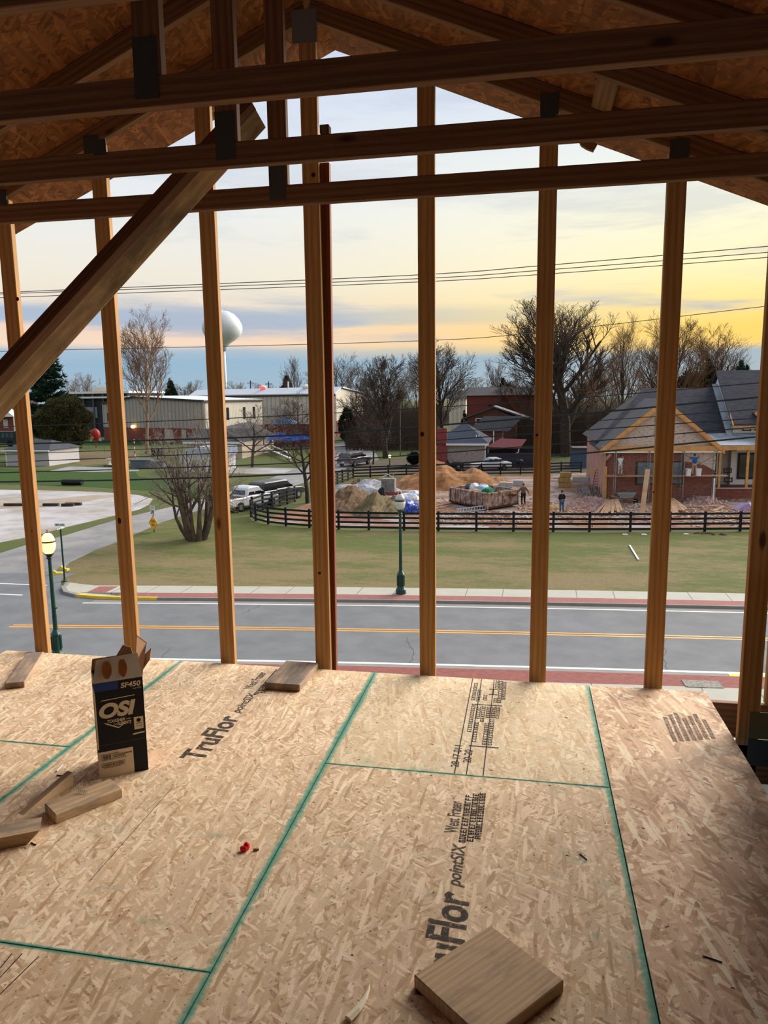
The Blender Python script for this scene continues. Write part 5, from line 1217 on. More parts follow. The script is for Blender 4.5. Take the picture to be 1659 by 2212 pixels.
mm = Matrix.Translation(H(10.68,3.92,1.98)) @ Matrix.Rotation(.10,4,'Z') @ Matrix.Rotation(math.pi/2,4,'X')
text('wrap_lettering', 'Dry', M['black'], hs, mm, .24, .5, bold=.03)
# ---------------------------------------------------------------- scaffold
sc_ = thing('scaffold', 'steel scaffold with long planks across the front of the brick house', 'scaffold', A0+H(0,-1.4))
def tb(name, segs, r=.035, mat=None):
    b = MB()
    for a_, c_ in segs: b.tube([a_, c_], r, 5)
    return b.build(name, mat or M['steel'], sc_)
us = [.65, 3.35, 6.05, 8.6]
for u in us:
    for z0 in (0, 2.15):
        s_ = [(H(u,0,z0),H(u,0,z0+2.1)),(H(u,1.1,z0),H(u,1.1,z0+2.1)),(H(u,0,z0+2.0),H(u,1.1,z0+2.0)),(H(u,0,z0+1.2),H(u,1.1,z0+1.2)),(H(u,0,z0+.3),H(u,1.1,z0+.3))]
        tb('end_frame', s_)
for i in range(3):
    for z0 in (0, 2.15): tb('cross_brace', [(H(us[i],0,z0+.4),H(us[i+1],0,z0+1.8)),(H(us[i],0,z0+1.8),H(us[i+1],0,z0+.4))], .022, M['cablegrey'])
for v in (.15,.5,.85): hbox(MB(), .0, 9.6, v, v+.28, 2.15, 2.20).build('plank', M['plank'], sc_)
wp = A0+H(8.3,-2.1); r = thing('white_post', 'white post on a pale block in front of the scaffold right end', 'post', wp)
MB().box(-.2,.2,-.2,.2,0,.3).build('block', M['wrap'], r); MB().tube([(0,0,.3),(0,0,2.1)], .06, 6).build('pole', M['white'], r)
# ---------------------------------------------------------------- people
def skin_obj(name, joints, edges, radii, mat, par, sub=2, root=0):
    me = bpy.data.meshes.new(name); me.from_pydata([tuple(j) for j in joints], edges, []); me.materials.append(mat)
    o = bpy.data.objects.new(name, me); COL.objects.link(o); o.parent = par
    m = o.modifiers.new('skin', 'SKIN'); m.use_smooth_shade = True
    lay = me.skin_vertices[0].data if me.skin_vertices else None
    if lay is None:
        bm = bmesh.new(); bm.from_mesh(me); bm.verts.layers.skin.verify(); bm.to_mesh(me); bm.free(); lay = me.skin_vertices[0].data
    for i, r in enumerate(radii): lay[i].radius = (r, r) if not hasattr(r,'__len__') else r; lay[i].use_root = (i == root)
    s = o.modifiers.new('sub', 'SUBSURF'); s.levels = sub; s.render_levels = sub
    dg = bpy.context.evaluated_depsgraph_get(); mesh = bpy.data.meshes.new_from_object(o.evaluated_get(dg)); 
    o.modifiers.clear(); o.data = mesh
    return o
def person(label, loc, rz, pose, hgt, shirt, pants, hair=M['hair'], shoe=None, hat=None):
    r = thing('person', label, 'person', loc, rz); k = hgt/1.75
    d = dict(pel=(0,0,.93), ch=(0,0,1.22), nk=(0,.0,1.46), hd=(0,-.02,1.60),
      lh=(-.09,0,.90), lk=(-.11,-.02,.50), la=(-.12,.02,.09), lt=(-.13,-.14,.04),
      rh=(.09,0,.90), rk=(.11,-.02,.50), ra=(.12,.02,.09), rt=(.13,-.14,.04),
      ls=(-.17,0,1.41), le=(-.25,.02,1.14), lw=(-.27,-.08,.90), rs=(.17,0,1.41), re=(.25,.02,1.14), rw=(.27,-.08,.90))
    d.update(pose); J = {a: V(b)*k for a, b in d.items()}
    names = list(d); E = [('pel','ch'),('ch','nk'),('nk','hd'),('pel','lh'),('lh','lk'),('lk','la'),('la','lt'),('pel','rh'),('rh','rk'),('rk','ra'),('ra','rt'),('ch','ls'),('ls','le'),('le','lw'),('ch','rs'),('rs','re'),('re','rw')]
    R_ = dict(pel=.12,ch=.13,nk=.055,hd=.06,lh=.09,lk=.055,la=.04,lt=.035,rh=.09,rk=.055,ra=.04,rt=.035,ls=.06,le=.042,lw=.028,rs=.06,re=.042,rw=.028)
    pts = [J[n] for n in names]; rad = [R_[n]*k for n in names]; ed = [(names.index(a), names.index(b)) for a, b in E]
    for w, e in (('lw','le'),('rw','re')):
        dr = (J[w]-J[e]).normalized(); sd = dr.cross(V((0,1,0))).normalized() if abs(dr.y) < .9 else V((1,0,0)); sg = 1 if w == 'lw' else -1
        pm = J[w]+dr*.055*k; pts.append(pm); rad.append((.04*k,.02*k)); pi = len(pts)-1; ed.append((names.index(w), pi))
        nn = dr.cross(sd).normalized()
        for f_, L in zip((-.033,-.011,.011,.033), (.060,.075,.080,.068)):
            a1 = pm+dr*.04*k+sd*f_*k; a2 = a1+(dr*.7-nn*.4)*L*.55*k; a3 = a2+(dr*.4-nn*.8)*L*.45*k
            i = len(pts); pts += [a1,a2,a3]; rad += [.0095*k,.009*k,.008*k]; ed += [(pi,i),(i,i+1),(i+1,i+2)]
        a1 = J[w]+dr*.03*k-sd*.04*k*sg; a2 = a1+(dr*.8-sd*.5*sg).normalized()*.045*k; i = len(pts); pts += [a1,a2]; rad += [.011*k,.009*k]; ed += [(names.index(w),i),(i,i+1)]
    skin_obj('body', pts, ed, rad, M['skin'], r, 1)
    h = J['hd']+V((0,0,.035*k)); hr = .092*k
    b = MB().sphere(h, (.078*k,.095*k,.118*k), 14, 10)
    b.prism([h+V((-.012*k,-.090*k,-.02*k)), h+V((.012*k,-.090*k,-.02*k)), h+V((0,-.088*k,.025*k))], (0,-.022*k,-.004*k))
    for s_ in (-1,1): b.sphere(h+V((s_*.08*k,.005*k,-.005*k)), (.012*k,.022*k,.03*k), 6, 5)
    b.build('head', M['skin'], r, smooth=True)
    b = MB()
    for s_ in (-1,1): b.sphere(h+V((s_*.03*k,-.086*k,.008*k)), (.012*k,.008*k,.008*k), 6, 5)
    b.box(h.x-.022*k,h.x+.022*k,h.y-.092*k,h.y-.082*k,h.z-.056*k,h.z-.048*k); b.build('face_features', M['hair'], r)
    MB().sphere(h+V((0,.014*k,.03*k)), (.084*k,.094*k,.104*k), 12, 8).build('hat' if hat else 'hair', hat or hair, r, smooth=True)
    ts = ['pel','ch','nk','ls','le','rs','re','lw','rw']; f_ = dict(pel=.15,ch=.17,nk=.09,ls=.085,le=.062,rs=.085,re=.062,lw=.042,rw=.042)
    tp = [J[n].copy() for n in ts]; tp[0] = tp[0]-V((0,0,.03*k)); tp[2] = J['nk']-V((0,0,.03*k))
    for w, e, i in (('lw','le',7),('rw','re',8)): tp[i] = J[w].lerp(J[e], .12 if pose.get('sleeve',1) else .8)
    skin_obj('jacket' if 'jacket' in label else 'shirt', tp, [(0,1),(1,2),(1,3),(3,4),(4,7),(1,5),(5,6),(6,8)], [f_[n]*k for n in ts], shirt, r, 2)
    ps = ['pel','lh','lk','la','rh','rk','ra']; f2 = dict(pel=.145,lh=.115,lk=.075,la=.06,rh=.115,rk=.075,ra=.06)
    skin_obj('trousers', [J[n]+V((0,0,.02*k if n in ('la','ra') else 0)) for n in ps], [(0,1),(1,2),(2,3),(0,4),(4,5),(5,6)], [f2[n]*k for n in ps], pants, r, 2)
    for a, t in (('la','lt'),('ra','rt')):
        c = (J[a]+J[t])/2; MB().sphere((c.x,c.y-.02*k,.045*k), (.052*k,.14*k,.05*k), 8, 6).build('shoe', shoe or M['black'], r, smooth=True)
    return r
cl1 = lambda n, c: mk(n, c, .9, var=.1, sc=6)
g = G(1130, 1093); person('man in a grey patched jacket and dark trousers walking past the dumpster', g, math.radians(190), dict(lk=(-.12,-.12,.50),la=(-.13,-.02,.09),lt=(-.13,-.18,.06),ra=(.13,.18,.12),rt=(.14,.05,.04),le=(-.33,.05,1.17),lw=(-.42,-.05,.97),re=(.33,.03,1.17),rw=(.42,-.08,.98)), 1.85, cl1('grey jacket', (98,88,86)), cl1('dark trousers', (30,32,40)), hat=cl1('brown cap', (96,72,58)), shoe=M['white'])
g = G(1213, 1108); person('man in a black jacket and blue jeans standing with hands forward, facing the house', g, math.radians(200), dict(le=(-.24,.03,1.15),lw=(-.14,-.15,1.0),re=(.24,.03,1.15),rw=(.14,-.15,1.0),ch=(0,.0,1.22)), 1.74, cl1('black jacket', (34,36,42)), cl1('blue jeans', (62,92,140)))
pz = 2.2
c = A0+H(1.05,-1.0,pz); person('worker in a white shirt and pale trousers standing on the left of the scaffold', c, math.radians(170), dict(le=(-.20,-.26,1.38),lw=(-.16,-.45,1.50),re=(.20,-.28,1.36),rw=(.10,-.48,1.42),nk=(0,-.06,1.45),hd=(0,-.1,1.58)), 1.72, cl1('white shirt', (214,214,220)), cl1('pale trousers', (190,184,176)))
c = A0+H(6.95,-1.0,pz); person('worker in a blue shirt and tan trousers standing on the right of the scaffold', c, math.radians(195), dict(le=(-.32,-.15,1.40),lw=(-.48,-.30,1.50),re=(.25,-.25,1.35),rw=(.18,-.45,1.45),nk=(-.02,-.05,1.45),hd=(-.03,-.09,1.58),lk=(-.18,-.03,.5),la=(-.22,.02,.09),lt=(-.24,-.13,.04)), 1.80, cl1('blue shirt', (42,88,160)), cl1('tan trousers', (186,160,128)))
for u, lab in ((6.45,'white bucket on the scaffold planks, left of the pair'),(7.25,'white bucket on the scaffold planks, right of the pair')):
    r = thing('bucket', lab, 'bucket', A0+H(u,-1.22,pz), 0, 'white buckets on the scaffold'); MB().lathe([(.20,0),(.24,.55),(.25,.56),(.25,.60)], 14).build('pail', M['wrap'], r)
    MB().tube([(-.25,0,.52),(-.15,-.12,.40),(.15,-.12,.40),(.25,0,.52)], .01, 4).build('handle', M['steel'], r)
def ladder(name, label, a, b_, w, n, mat, dirw):
    a, b_, dw = V(a), V(b_), V(dirw).normalized()*w/2; r = thing(name, label, 'ladder', a)
    for s_ in (-1,1): MB().bar(dw*s_, b_-a+dw*s_, .09, .035).build('rail', mat, r)
    for i in range(n):
        p = (b_-a)*((i+.7)/n); MB().tube([p-dw, p+dw], .022, 5).build('rung', mat, r)
    return r
g = G(1283, 1064); t = P(1294, 1007, g.y+1.2); ladder('ladder', 'red ladder leaning by the left corner of the brick house', g, t, .45, 9, mk('red ladder paint', (150,44,36), .5), (1,.1,0))
g = G(985, 1111); q = G(1050, 1104); ladder('ladder', 'silver ladder lying on the ground in front of the dumpster', g+V((0,0,.25)), q+V((0,0,.3)), .5, 11, mk('aluminium', (196,204,214), .35, .5), (.1,1,.5))
g = G(1000, 1117); q = G(1045, 1112); ladder('ladder', 'second silver ladder lying nearer the fence, partly behind its rails', g+V((0,0,.1)), q+V((0,0,.12)), .45, 7, bpy.data.materials['aluminium'], (.1,1,.4))
def px_plank(label, a, b_, w, t, mat=None, name='plank', z0=.08, z1=.08, grp=None):
    p, q = G(*a)+V((0,0,z0)), G(*b_)+V((0,0,z1)); m = (p+q)/2
    return tag(MB().bar(p-m, q-m, t, w).build(name, mat or M['plank'], None, loc=m), label, 'plank', grp)
p, q = P(1271, 1027, 64.5), P(1319, 982, 63.2); m = (p+q)/2
tag(MB().bar(p-m, q-m, .05, .22, up=(0,-1,0)).build('plank', M['plank'], None, loc=m), 'long pale plank sloping up onto the scaffold left end', 'plank')
g = G(1386, 1116); t = P(1399, 1014, g.y+3.4); m = (g+t)/2; tag(MB().bar(g-m, t-m, .35, .08, up=(1,0,0)).build('plank', M['plank'], None, loc=m), 'tall plank leaning on the scaffold, left of the stud in front', 'plank')
g = G(1440, 1060); t = P(1461, 1018, g.y-2); m = (g+t)/2; tag(MB().bar(g-m, t-m, .35, .08, up=(1,0,0)).build('plank', M['plank'], None, loc=m), 'short leaning plank just right of the stud in front of the scaffold', 'plank')
rs = random.Random(8)
for k in range(9):
    x = 1297+k*5; px_plank('rough plank in the left heap by the fence, below the wheelbarrow', (x+rs.uniform(-3,3)+(k-4)*2, 1117-rs.uniform(0,6)), (1312+k*2.5, 1092+rs.uniform(-2,2)), .2, .06, z0=.1+.03*k, z1=.35+.02*k, grp='left plank heap')
for k in range(8):
    px_plank('rough plank in the fanned heap right of the stud, by the fence', (1447+k*5, 1116-k*1.2+rs.uniform(-3,2)), (1446+k*1.5, 1088+rs.uniform(-2,2)), .2, .06, z0=.08+.03*k, z1=.4, grp='fanned plank heap')
for k in range(26):
    x, y = rs.uniform(950,1600), rs.uniform(1098,1134)
    if 1280 < x < 1350: continue
    a = rs.uniform(-.12,.12); L = rs.uniform(14,42)
    px_plank('loose board lying in the rubble just behind the front fence', (x,y), (x+L,y+L*a), rs.uniform(.1,.28), .05, mat=rs.choice([M['plank'], M['plank'], M['offcut'], M['redwood']]), z0=.07, z1=.07, grp='loose boards behind the fence')
for k, (a_, c_, lab) in enumerate([((1445,1097),(1565,1095),'long straight plank on the ground in front of the house'),((1541,1106),(1562,1096),'short plank on the ground right of the long straight one'),((900,1107),(972,1094),'long board on the ground left of the dumpster, lower one'),((925,1098),(978,1088),'long board on the ground left of the dumpster, upper one'),((905,1062),(965,1058),'pale board beyond the dumpster left end'),((1128,1098),(1160,1102),'pale board near the man in the grey jacket')]):
    px_plank(lab, a_, c_, .25, .06)
for (x0, x1, y, lab) in [(950,1056,1142,'long white sheet lying just behind the front fence'),(1050,1108,1122,'narrow white board behind the top rails right of the ladders')]:
    px_plank(lab, (x0,y), (x1,y), .5, .05, mat=M['white'], name='white_board', z0=.06, z1=.06)
p, q = G(1360,1180)+V((0,0,.06)), G(1379,1211)+V((0,0,.06)); m = (p+q)/2
tag(MB().bar(p-m, q-m, .05, .09).build('white_stick', M['white'], None, loc=m), 'white stick lying on the lawn', 'stick')
# wheelbarrow
g = G(1352, 1087); r = thing('wheelbarrow', 'pale wheelbarrow standing before the brick wall', 'wheelbarrow', g)
MB().add([(-.45,-.3,.45),(.45,-.3,.45),(.5,.3,.45),(-.45,.3,.45),(-.75,-.42,.82),(.75,-.42,.88),(.75,.42,.88),(-.75,.42,.82)], [(0,3,2,1),(0,1,5,4),(1,2,6,5),(2,3,7,6),(3,0,4,7),(4,5,6,7)]).build('tray', mk('grey green tray', (150,156,150), .5), r)
MB().tube([(.75,-.03,.2),(.75,.03,.2)], .2, 14).build('wheel', M['rubber'], r)
for s_ in (-.3,.3): MB().bar((.8,s_*.3,.22),(-1.2,s_,.6), .05, .04).build('handle', M['plank'], r); MB().bar((-.35,s_,0),(-.3,s_,.5), .04, .04).build('leg', M['steel'], r)
# straw bales, blocks, foam, rubble
HAY = mk('straw', (176,144,92), 1, sc=5, c2=(140,108,62), bump=.6)
g0 = G(1220, 1053)
for k, (dx, z, ww, lab) in enumerate([(0,0,1.15,'bottom straw bale of the small stack'),(-.08,.5,1.15,'middle straw bale of the small stack'),(.05,1.0,1.05,'top straw bale of the small stack')]):
    tag(MB().box(-ww/2,ww/2,-.4,.4,0,.49).build('straw_bale', HAY, None, loc=g0+V((dx,0,z)), bevel=.05), lab, 'straw bale', 'straw bales')
tag(MB().sphere((0,0,0), (1.1,.8,.35), 12, 6).build('straw_clump', HAY, None, loc=G(1192,1100)), 'loose straw clump left of the man in the black jacket', 'straw')
CB = mk('pale concrete block', (176,176,176), .9, var=.08, sc=2)
for x0, x1, yb, yt, lab in [(1040,1065,1056,1049,'low concrete block at the left of the row behind the dumpster'),(1065,1079,1056,1046,'second concrete block in the row behind the dumpster'),(1079,1093,1056,1041,'taller concrete block in the row, left of its twin'),(1093,1107,1056,1042,'taller concrete block in the row, right of its twin'),(1108,1131,1049,1037,'concrete block beside the grey jacketed man'),(1196,1206,1034,1030,'small concrete block left of the straw bales'),(1236,1272,1040,1030,'long concrete footing right of the straw bales')]:
    g = G((x0+x1)/2, yb); w = (G(x1,yb)-G(x0,yb)).length/2*.96; h = P((x0+x1)/2, yt, g.y).z-GZ
    tag(MB().box(-w,w,-.35,.35,0,h).build('concrete_block', CB, None, loc=g), lab, 'block', 'concrete blocks')
PF = mk('lilac foam', (160,138,178), .7, var=.1, sc=2)
for k, (x, y, a, lab) in enumerate([(1601,1102,.2,'lilac foam sheet at the left of the small pile'),(1612,1100,-.3,'lilac foam sheet at the right of the small pile')]):
    tag(MB().box(-.6,.6,-.45,.45,0,.08).prism([(-.6,-.45,.08),(.5,-.45,.08),(.2,-.3,.5)], (0,.7,.05)).build('foam_sheet', PF, None, loc=G(x,y), rot=(0,0,a)), lab, 'foam', 'lilac foam sheets')
def mound(name, label, cat, pts, mat, h, seed, nx=34, ny=18, rough=.25, kind=None):
    """pts: left px, right px, near base py, far base py"""
    x0, x1, yn, yf = pts; a = G((x0+x1)/2, yn); b_ = G((x0+x1)/2, yf); wx = (G(x1,(yn+yf)/2)-G(x0,(yn+yf)/2)).length/2; wy = (b_-a).length/2
    c = (a+b_)/2; v = []; f = []
    for i in range(nx+1):
        for j in range(ny+1):
            u, w = -1+2*i/nx, -1+2*j/ny
            rr = math.sqrt(u*u+w*w); k = max(0, 1-rr**1.7)
            n1 = noise.noise(V((u*2.2+seed, w*2.2, 0))); n2 = noise.noise(V((u*8+seed, w*6, 3)))+.5*noise.noise(V((u*20, w*16+seed, 7)))
            v.append((u*wx, w*wy, max(0, h*k*(1+n1*.7)+ (rough*h*n2*min(1, k*3))) if k > 0 else -.05))
    for i in range(nx):
        for j in range(ny): q = i*(ny+1)+j; f.append((q, q+ny+1, q+ny+2, q+1))
    return tag(MB().add(v, f).build(name, mat, None, loc=c, smooth=False), label, cat, None, kind)
mound('dirt_mound', 'big orange dirt mound behind the dumpster', 'dirt mound', (846,1085,1062,1030), M['dirt'], 1.9, 1, rough=.12)
mound('dirt_mound', 'low spill of orange dirt at the right foot of the big mound', 'dirt mound', (1030,1110,1050,1036), M['dirt'], .5, 2, 20, 12)
mound('soil_mound', 'rough brown soil mound left of the lamp post, the farther one', 'dirt mound', (700,810,1108,1072), M['soil'], 1.3, 3, rough=.16)
mound('soil_mound', 'rough brown soil mound left of the lamp post, nearer the fence', 'dirt mound', (762,885,1122,1086), mk('grassy soil', (116,98,70), 1, sc=1.3, c2=(76,74,46), bump=.8), 1.2, 4, rough=.16)
mound('gravel_pile', 'long low grey gravel pile behind the soil mounds', 'gravel pile', (700,870,1074,1052), M['graypile'], .9, 5, rough=.12)
mound('dark_rubble', 'dark brown earth ridge behind the gravel pile', 'dirt mound', (745,815,1053,1045), M['soil'], .5, 6)
RB = mk('brick rubble', (140,84,72), 1, sc=3, c2=(168,150,142), bump=.8)
mound('brick_rubble', 'reddish brick rubble left of the brick house', 'rubble', (1225,1345,1102,1078), RB, .45, 7, rough=.5, kind='stuff')
mound('brick_rubble', 'brick rubble under the right end of the scaffold', 'rubble', (1475,1560,1094,1078), RB, .5, 8, rough=.5, kind='stuff')
mound('brick_rubble', 'dark rubble by the red ladder', 'rubble', (1240,1310,1078,1050), mk('grey rubble', (128,116,110), 1, sc=3, c2=(92,80,74), bump=.8), .5, 9, rough=.5, kind='stuff')
rs = random.Random(15); b = MB()
for k in range(1500):
    px, py = rs.uniform(900,1640), rs.triangular(1060,1140,1118); p = G(px, py); s_ = rs.uniform(.04,.14)
    if 960 < px < 1120 and 1060 < py < 1106: continue
    d = V((rs.uniform(-1,1), rs.uniform(-1,1), rs.uniform(-.1,.3))).normalized()
    b.bar(p+V((0,0,.05)), p+V((0,0,.06))+d*s_*2.2, s_*.8, s_)
tag(b.build('rubble_scatter', mk('mixed rubble', (166,120,104), 1, sc=.9, c2=(196,184,172)), None), 'scattered broken bricks and scraps over the building site ground', 'rubble', kind='stuff')
b = MB()
for k in range(500):
    px, py = rs.uniform(900,1640), rs.triangular(1062,1138,1110); p = G(px, py); s_ = rs.uniform(.05,.15); d = V((rs.uniform(-1,1), rs.uniform(-.6,.6), 0)).normalized()
    if 960 < px < 1120 and 1060 < py < 1106: continue
    b.bar(p+V((0,0,.05)), p+V((0,0,.06))+d*s_*3, .04, s_)
tag(b.build('wood_scraps', M['plank'], None), 'small pale wood scraps strewn over the building site ground', 'scraps', kind='stuff')
# blue tarp, bags, cage, barrel
def lump(name, label, cat, px, py, r3, mat, seed, n=22, amp=.35, par=None):
    v = MB().sphere((0,0,0), r3, n, n//2+2); 
    for p in v.v:
        q = V((p.x/r3[0], p.y/r3[1], p.z/r3[2])); p *= 1+amp*(noise.noise(q*1.6+V((seed,0,0)))+.5*noise.noise(q*4+V((seed,9,0)))); p.z = max(p.z+r3[2]*.5, -.02)
    return tag(v.build(name, mat, None, loc=G(px,py), smooth=False), label, cat)
lump('blue_tarp', 'crumpled shiny blue tarp heap right of the lamp post', 'tarp', 880, 1107, (1.3,.9,.6), M['tarp'], 1)
lump('blue_tarp', 'rolled end of blue tarp at the right of the heap', 'tarp', 893, 1110, (.6,.5,.5), M['tarp'], 2)
PW = mk('white plastic', (214,218,228), .35, var=.08, spec=.6)
for i, (x, y, r3, lab) in enumerate([(880,1082,(1.0,.6,.45),'big white plastic sack behind the lamp head'),(896,1078,(.9,.6,.5),'white plastic sack just left of the stud, beyond the tarp'),(846,1086,(.5,.4,.35),'small white sack left of the lamp head'),(858,1090,(.35,.3,.2),'white crumpled bag right under the lamp head')]): lump('plastic_sack', lab, 'sack', x, y, r3, PW, 5+i, 14)
lump('dark_sack', 'black sack leaning on the left of the wire cage', 'sack', 825, 1074, (.3,.3,.6), M['black'], 31, 12)
g = G(840, 1069); r = thing('wire_cage', 'grey wire cage hutch on red brick packs in the site', 'cage', g); b = MB()
for k in range(8): x = -.6+k*.17; b.tube([(x,-.4,.3),(x,-.4,1.5)], .012, 4)
for k in range(7): z = .3+k*.2; b.tube([(-.62,-.4,z),(.62,-.4,z)], .012, 4)
b.build('mesh', M['steel'], r); MB().box(-.6,.6,-.38,.4,.3,1.5).build('contents', mk('grey bags', (150,150,148), .7, sc=4, c2=(110,108,106)), r)
MB().tube([(-.75,-.42,1.55),(0,-.42,1.95),(.75,-.42,1.5)], .04, 5).build('ridge', M['white'], r); MB().box(-.7,.9,-.45,.4,0,.3).build('brick_pack', mk('red packs', (150,70,56), .9), r)
MB().bar((.2,-.3,1.6),(.75,-.3,2.15),.05,.05).build('stick', M['plank'], r)
for i, (x, y, lab) in enumerate([(779,1055,'thin survey stake by the gravel pile left of the cage'),(776,1070,'short survey stake in front of the gravel pile')]): tag(MB().box(-.03,.03,-.03,.03,0,.95).build('stake', M['plank'], None, loc=G(x,y)), lab, 'stake')
# dumpster
n_, l_, r_ = G(1053,1104), G(972,1088), G(1118,1094)
du = thing('dumpster', 'rusty open dumpster with flaking white paint, full of rubbish', 'dumpster', n_); 
RU = mk('rusted panel', (110,64,50), .85, sc=2.6, c2=(186,168,156), bump=.3); RD = mk('dark rust', (84,52,42), .85, sc=2)
eu = (l_-n_); ev = (r_-n_); hh = 1.35; fl_ = V((0,0,1)); ou = eu.normalized(); ov = ev.normalized()
def dpan(a, b_, name, flare): 
    n = (b_-a).cross(fl_).normalized(); n = -n if n.dot(-(eu+ev)) < 0 and flare else n
    return MB().prism([a+V((0,0,.18)), b_+V((0,0,.18)), b_+V((0,0,hh)), a+V((0,0,hh))], ((eu+ev)/2-(a+b_)/2).normalized()*.06).build(name, RU, du)
O_ = V((0,0,0)); cs = [O_, eu, eu+ev, ev]
for i, nm in enumerate(('long_side','far_end','back_side','near_end')): dpan(cs[i], cs[(i+1)%4], nm, False)
MB().prism([c+V((0,0,.15)) for c in cs], (0,0,.08)).build('floor_plate', RD, du)
for i in range(4):
    a, c_ = cs[i], cs[(i+1)%4]; MB().bar(a+V((0,0,hh)), c_+V((0,0,hh)), .10, .14).build('rim', RU, du)
    if i in (0,3):
        m = 7 if i == 0 else 4
        for k in range(m+1): p = a.lerp(c_, k/m)+(a.lerp(c_, .5)-(eu+ev)/2).normalized()*.06; MB().bar(p+V((0,0,.2)), p+V((0,0,hh-.05)), .1, .1, up=(1,0,0)).build('rib', RU, du)
        q = (a.lerp(c_, .5)-(eu+ev)/2).normalized()*.08; MB().bar(a+q+V((0,0,.25)), c_+q+V((0,0,.25)), .12, .08).build('bottom_rail', RD, du)
for k in (0.12,.88):
    for s_ in (.1,.9): p = eu*s_+ev*k; MB().tube([p+V((-.06,0,.1)), p+V((.06,0,.1))], .1, 8).build('roller', M['black'], du)
rs = random.Random(6)
def dl(label, name, uu, vv, r3, mat, seed, z=1.15):
    v = MB().sphere((0,0,0), r3, 14, 8)
    for p in v.v: q = V((p.x/r3[0],p.y/r3[1],p.z/r3[2])); p *= 1+.35*noise.noise(q*2+V((seed,0,0)))
    return tag(v.build(name, mat, None, loc=n_+eu*uu+ev*vv+V((0,0,z))), label, 'rubbish')
dl('pale blue plastic heap inside the dumpster', 'plastic_heap', .55,.5,(.7,.6,.42), mk('pale blue plastic', (150,184,214), .5), 3, 1.25)
dl('green netting at the middle of the dumpster', 'netting', .33,.45,(.5,.5,.35), mk('green netting', (30,110,74), .8), 4, 1.2)
dl('dark crate rubbish at the left end of the dumpster', 'dark_rubbish', .85,.5,(.4,.5,.35), mk('slate rubbish', (70,78,86), .7), 5, 1.25)
dl('white bag at the top of the dumpster load', 'plastic_bag', .62,.35,(.4,.4,.35), PW, 6, 1.45)
dl('brown boards and earth heaped in the right of the dumpster', 'scrap_heap', .12,.75,(.9,.7,.3), M['soil'], 7, 1.1)
dl('tan cardboard piece in the front of the dumpster load', 'cardboard', .5,.2,(.6,.3,.2), M['plank'], 8, 1.25)
# ---------------------------------------------------------------- vehicles
def wheels(r, xs, yw, rr):
    for x in xs:
        for s_ in (-1, 1):
            w_ = MB().tube([(x,s_*yw-.12*s_*1,rr),(x,s_*yw+.10*s_,rr)], rr, 18).build('wheel', M['rubber'], r); MB().tube([(x,s_*yw,rr),(x,s_*yw+.13*s_,rr)], rr*.55, 12).build('hub', M['steel'], w_)
def pickup(label, a, b_, col, name, cap=False, kind='pickup'):
    """a = rear, b = front (ground points of the centre line)"""
    d = (b_-a); rz = math.atan2(d.y, d.x); r = thing(name, label, kind, a, rz)
    pm = mk(label[:14], col, .3, .1, var=.02, spec=.6); Gl = M['glassdark']
    bodyp = [(.0,.55),(.02,1.05),(.05,1.12),(1.95,1.12),(1.98,1.18),(3.9,1.18),(4.0,1.14),(5.45,1.02),(5.72,.85),(5.75,.5),(5.3,.42),(5.25,.38),(4.2,.38),(1.6,.38),(.5,.42)]
    MB().extr(bodyp, 1.96, .08).build('body', pm, r)
    if cap: cab = [(.15,1.12),(.3,1.72),(.6,1.84),(3.2,1.86),(3.55,1.78),(4.15,1.16)]
    else: cab = [(1.95,1.15),(2.15,1.78),(2.4,1.88),(3.2,1.88),(3.55,1.80),(4.2,1.16)]
    MB().extr(cab, 1.72, .12).build('cab', pm, r)
    x0 = cab[0][0]
    MB().prism([(x0+.06,-.70,1.24),(x0+.06,.70,1.24),(x0+.21,.62,1.68),(x0+.21,-.62,1.68)], (-.04,0,0)).build('rear_window', Gl, r)
    MB().prism([(4.08,-.72,1.24),(4.08,.72,1.24),(3.60,.62,1.74),(3.60,-.62,1.74)], (.04,0,.03)).build('windscreen', Gl, r)
    for s_ in (-1,1):
        for x1, x2 in (((.45,1.9),(2.0,2.9),(2.98,3.6)) if cap else ((2.25,2.85),(2.95,3.65))):
            MB().prism([(x1,s_*.84,1.24),(x2+.1,s_*.84,1.24),(x2-.1,s_*.80,1.70),(x1+.08,s_*.80,1.70)], (0,s_*.04,0)).build('side_window', Gl, r)
        MB().box(-.03,.06,s_*.82-.09,s_*.82+.09,.72,1.06).build('tail_light', M['red'], r); MB().box(5.6,5.77,s_*.75-.14,s_*.75+.14,.72,.9).build('headlight', M['white'], r)
        MB().box(3.6,3.75,s_*.98-.04,s_*1.02+.16*s_+.04 if s_ > 0 else s_*.98+.04,1.2,1.42).build('mirror', M['black'], r) if s_ > 0 else MB().box(3.6,3.75,-1.2,-.94,1.2,1.42).build('mirror', M['black'], r)
    if not cap: MB().box(.12,1.85,-.80,.80,.98,1.125).build('bed', M['black'], r)
    MB().box(-.12,.02,-.9,.9,.45,.62).build('bumper', M['steel'], r); MB().box(-.13,-.11,-.2,.2,.62,.74).build('number_plate', M['wrap'], r)
    wheels(r, (1.15,4.75), .93, .40); return r
a = G(478,1109); b_ = a+(V((.24,1,0)).normalized())*1
pickup('white pickup truck parked on the side road beside the fence', a, a+V((.42,1,0)), (214,214,216), 'pickup_truck')
a = G(553,1092); pickup('black capped pickup parked ahead of the white pickup', G(548,1090), G(548,1090)+V((.40,1,0)), (34,36,42), 'pickup_truck', True)
a = G(742,1010); pickup('dark grey vehicle with a pale roof parked behind the back fence', a, a+V((.3,1,0)), (86,84,90), 'parked_car', True, 'car')
a, b_ = G(1101,1014), G(1017,1016)
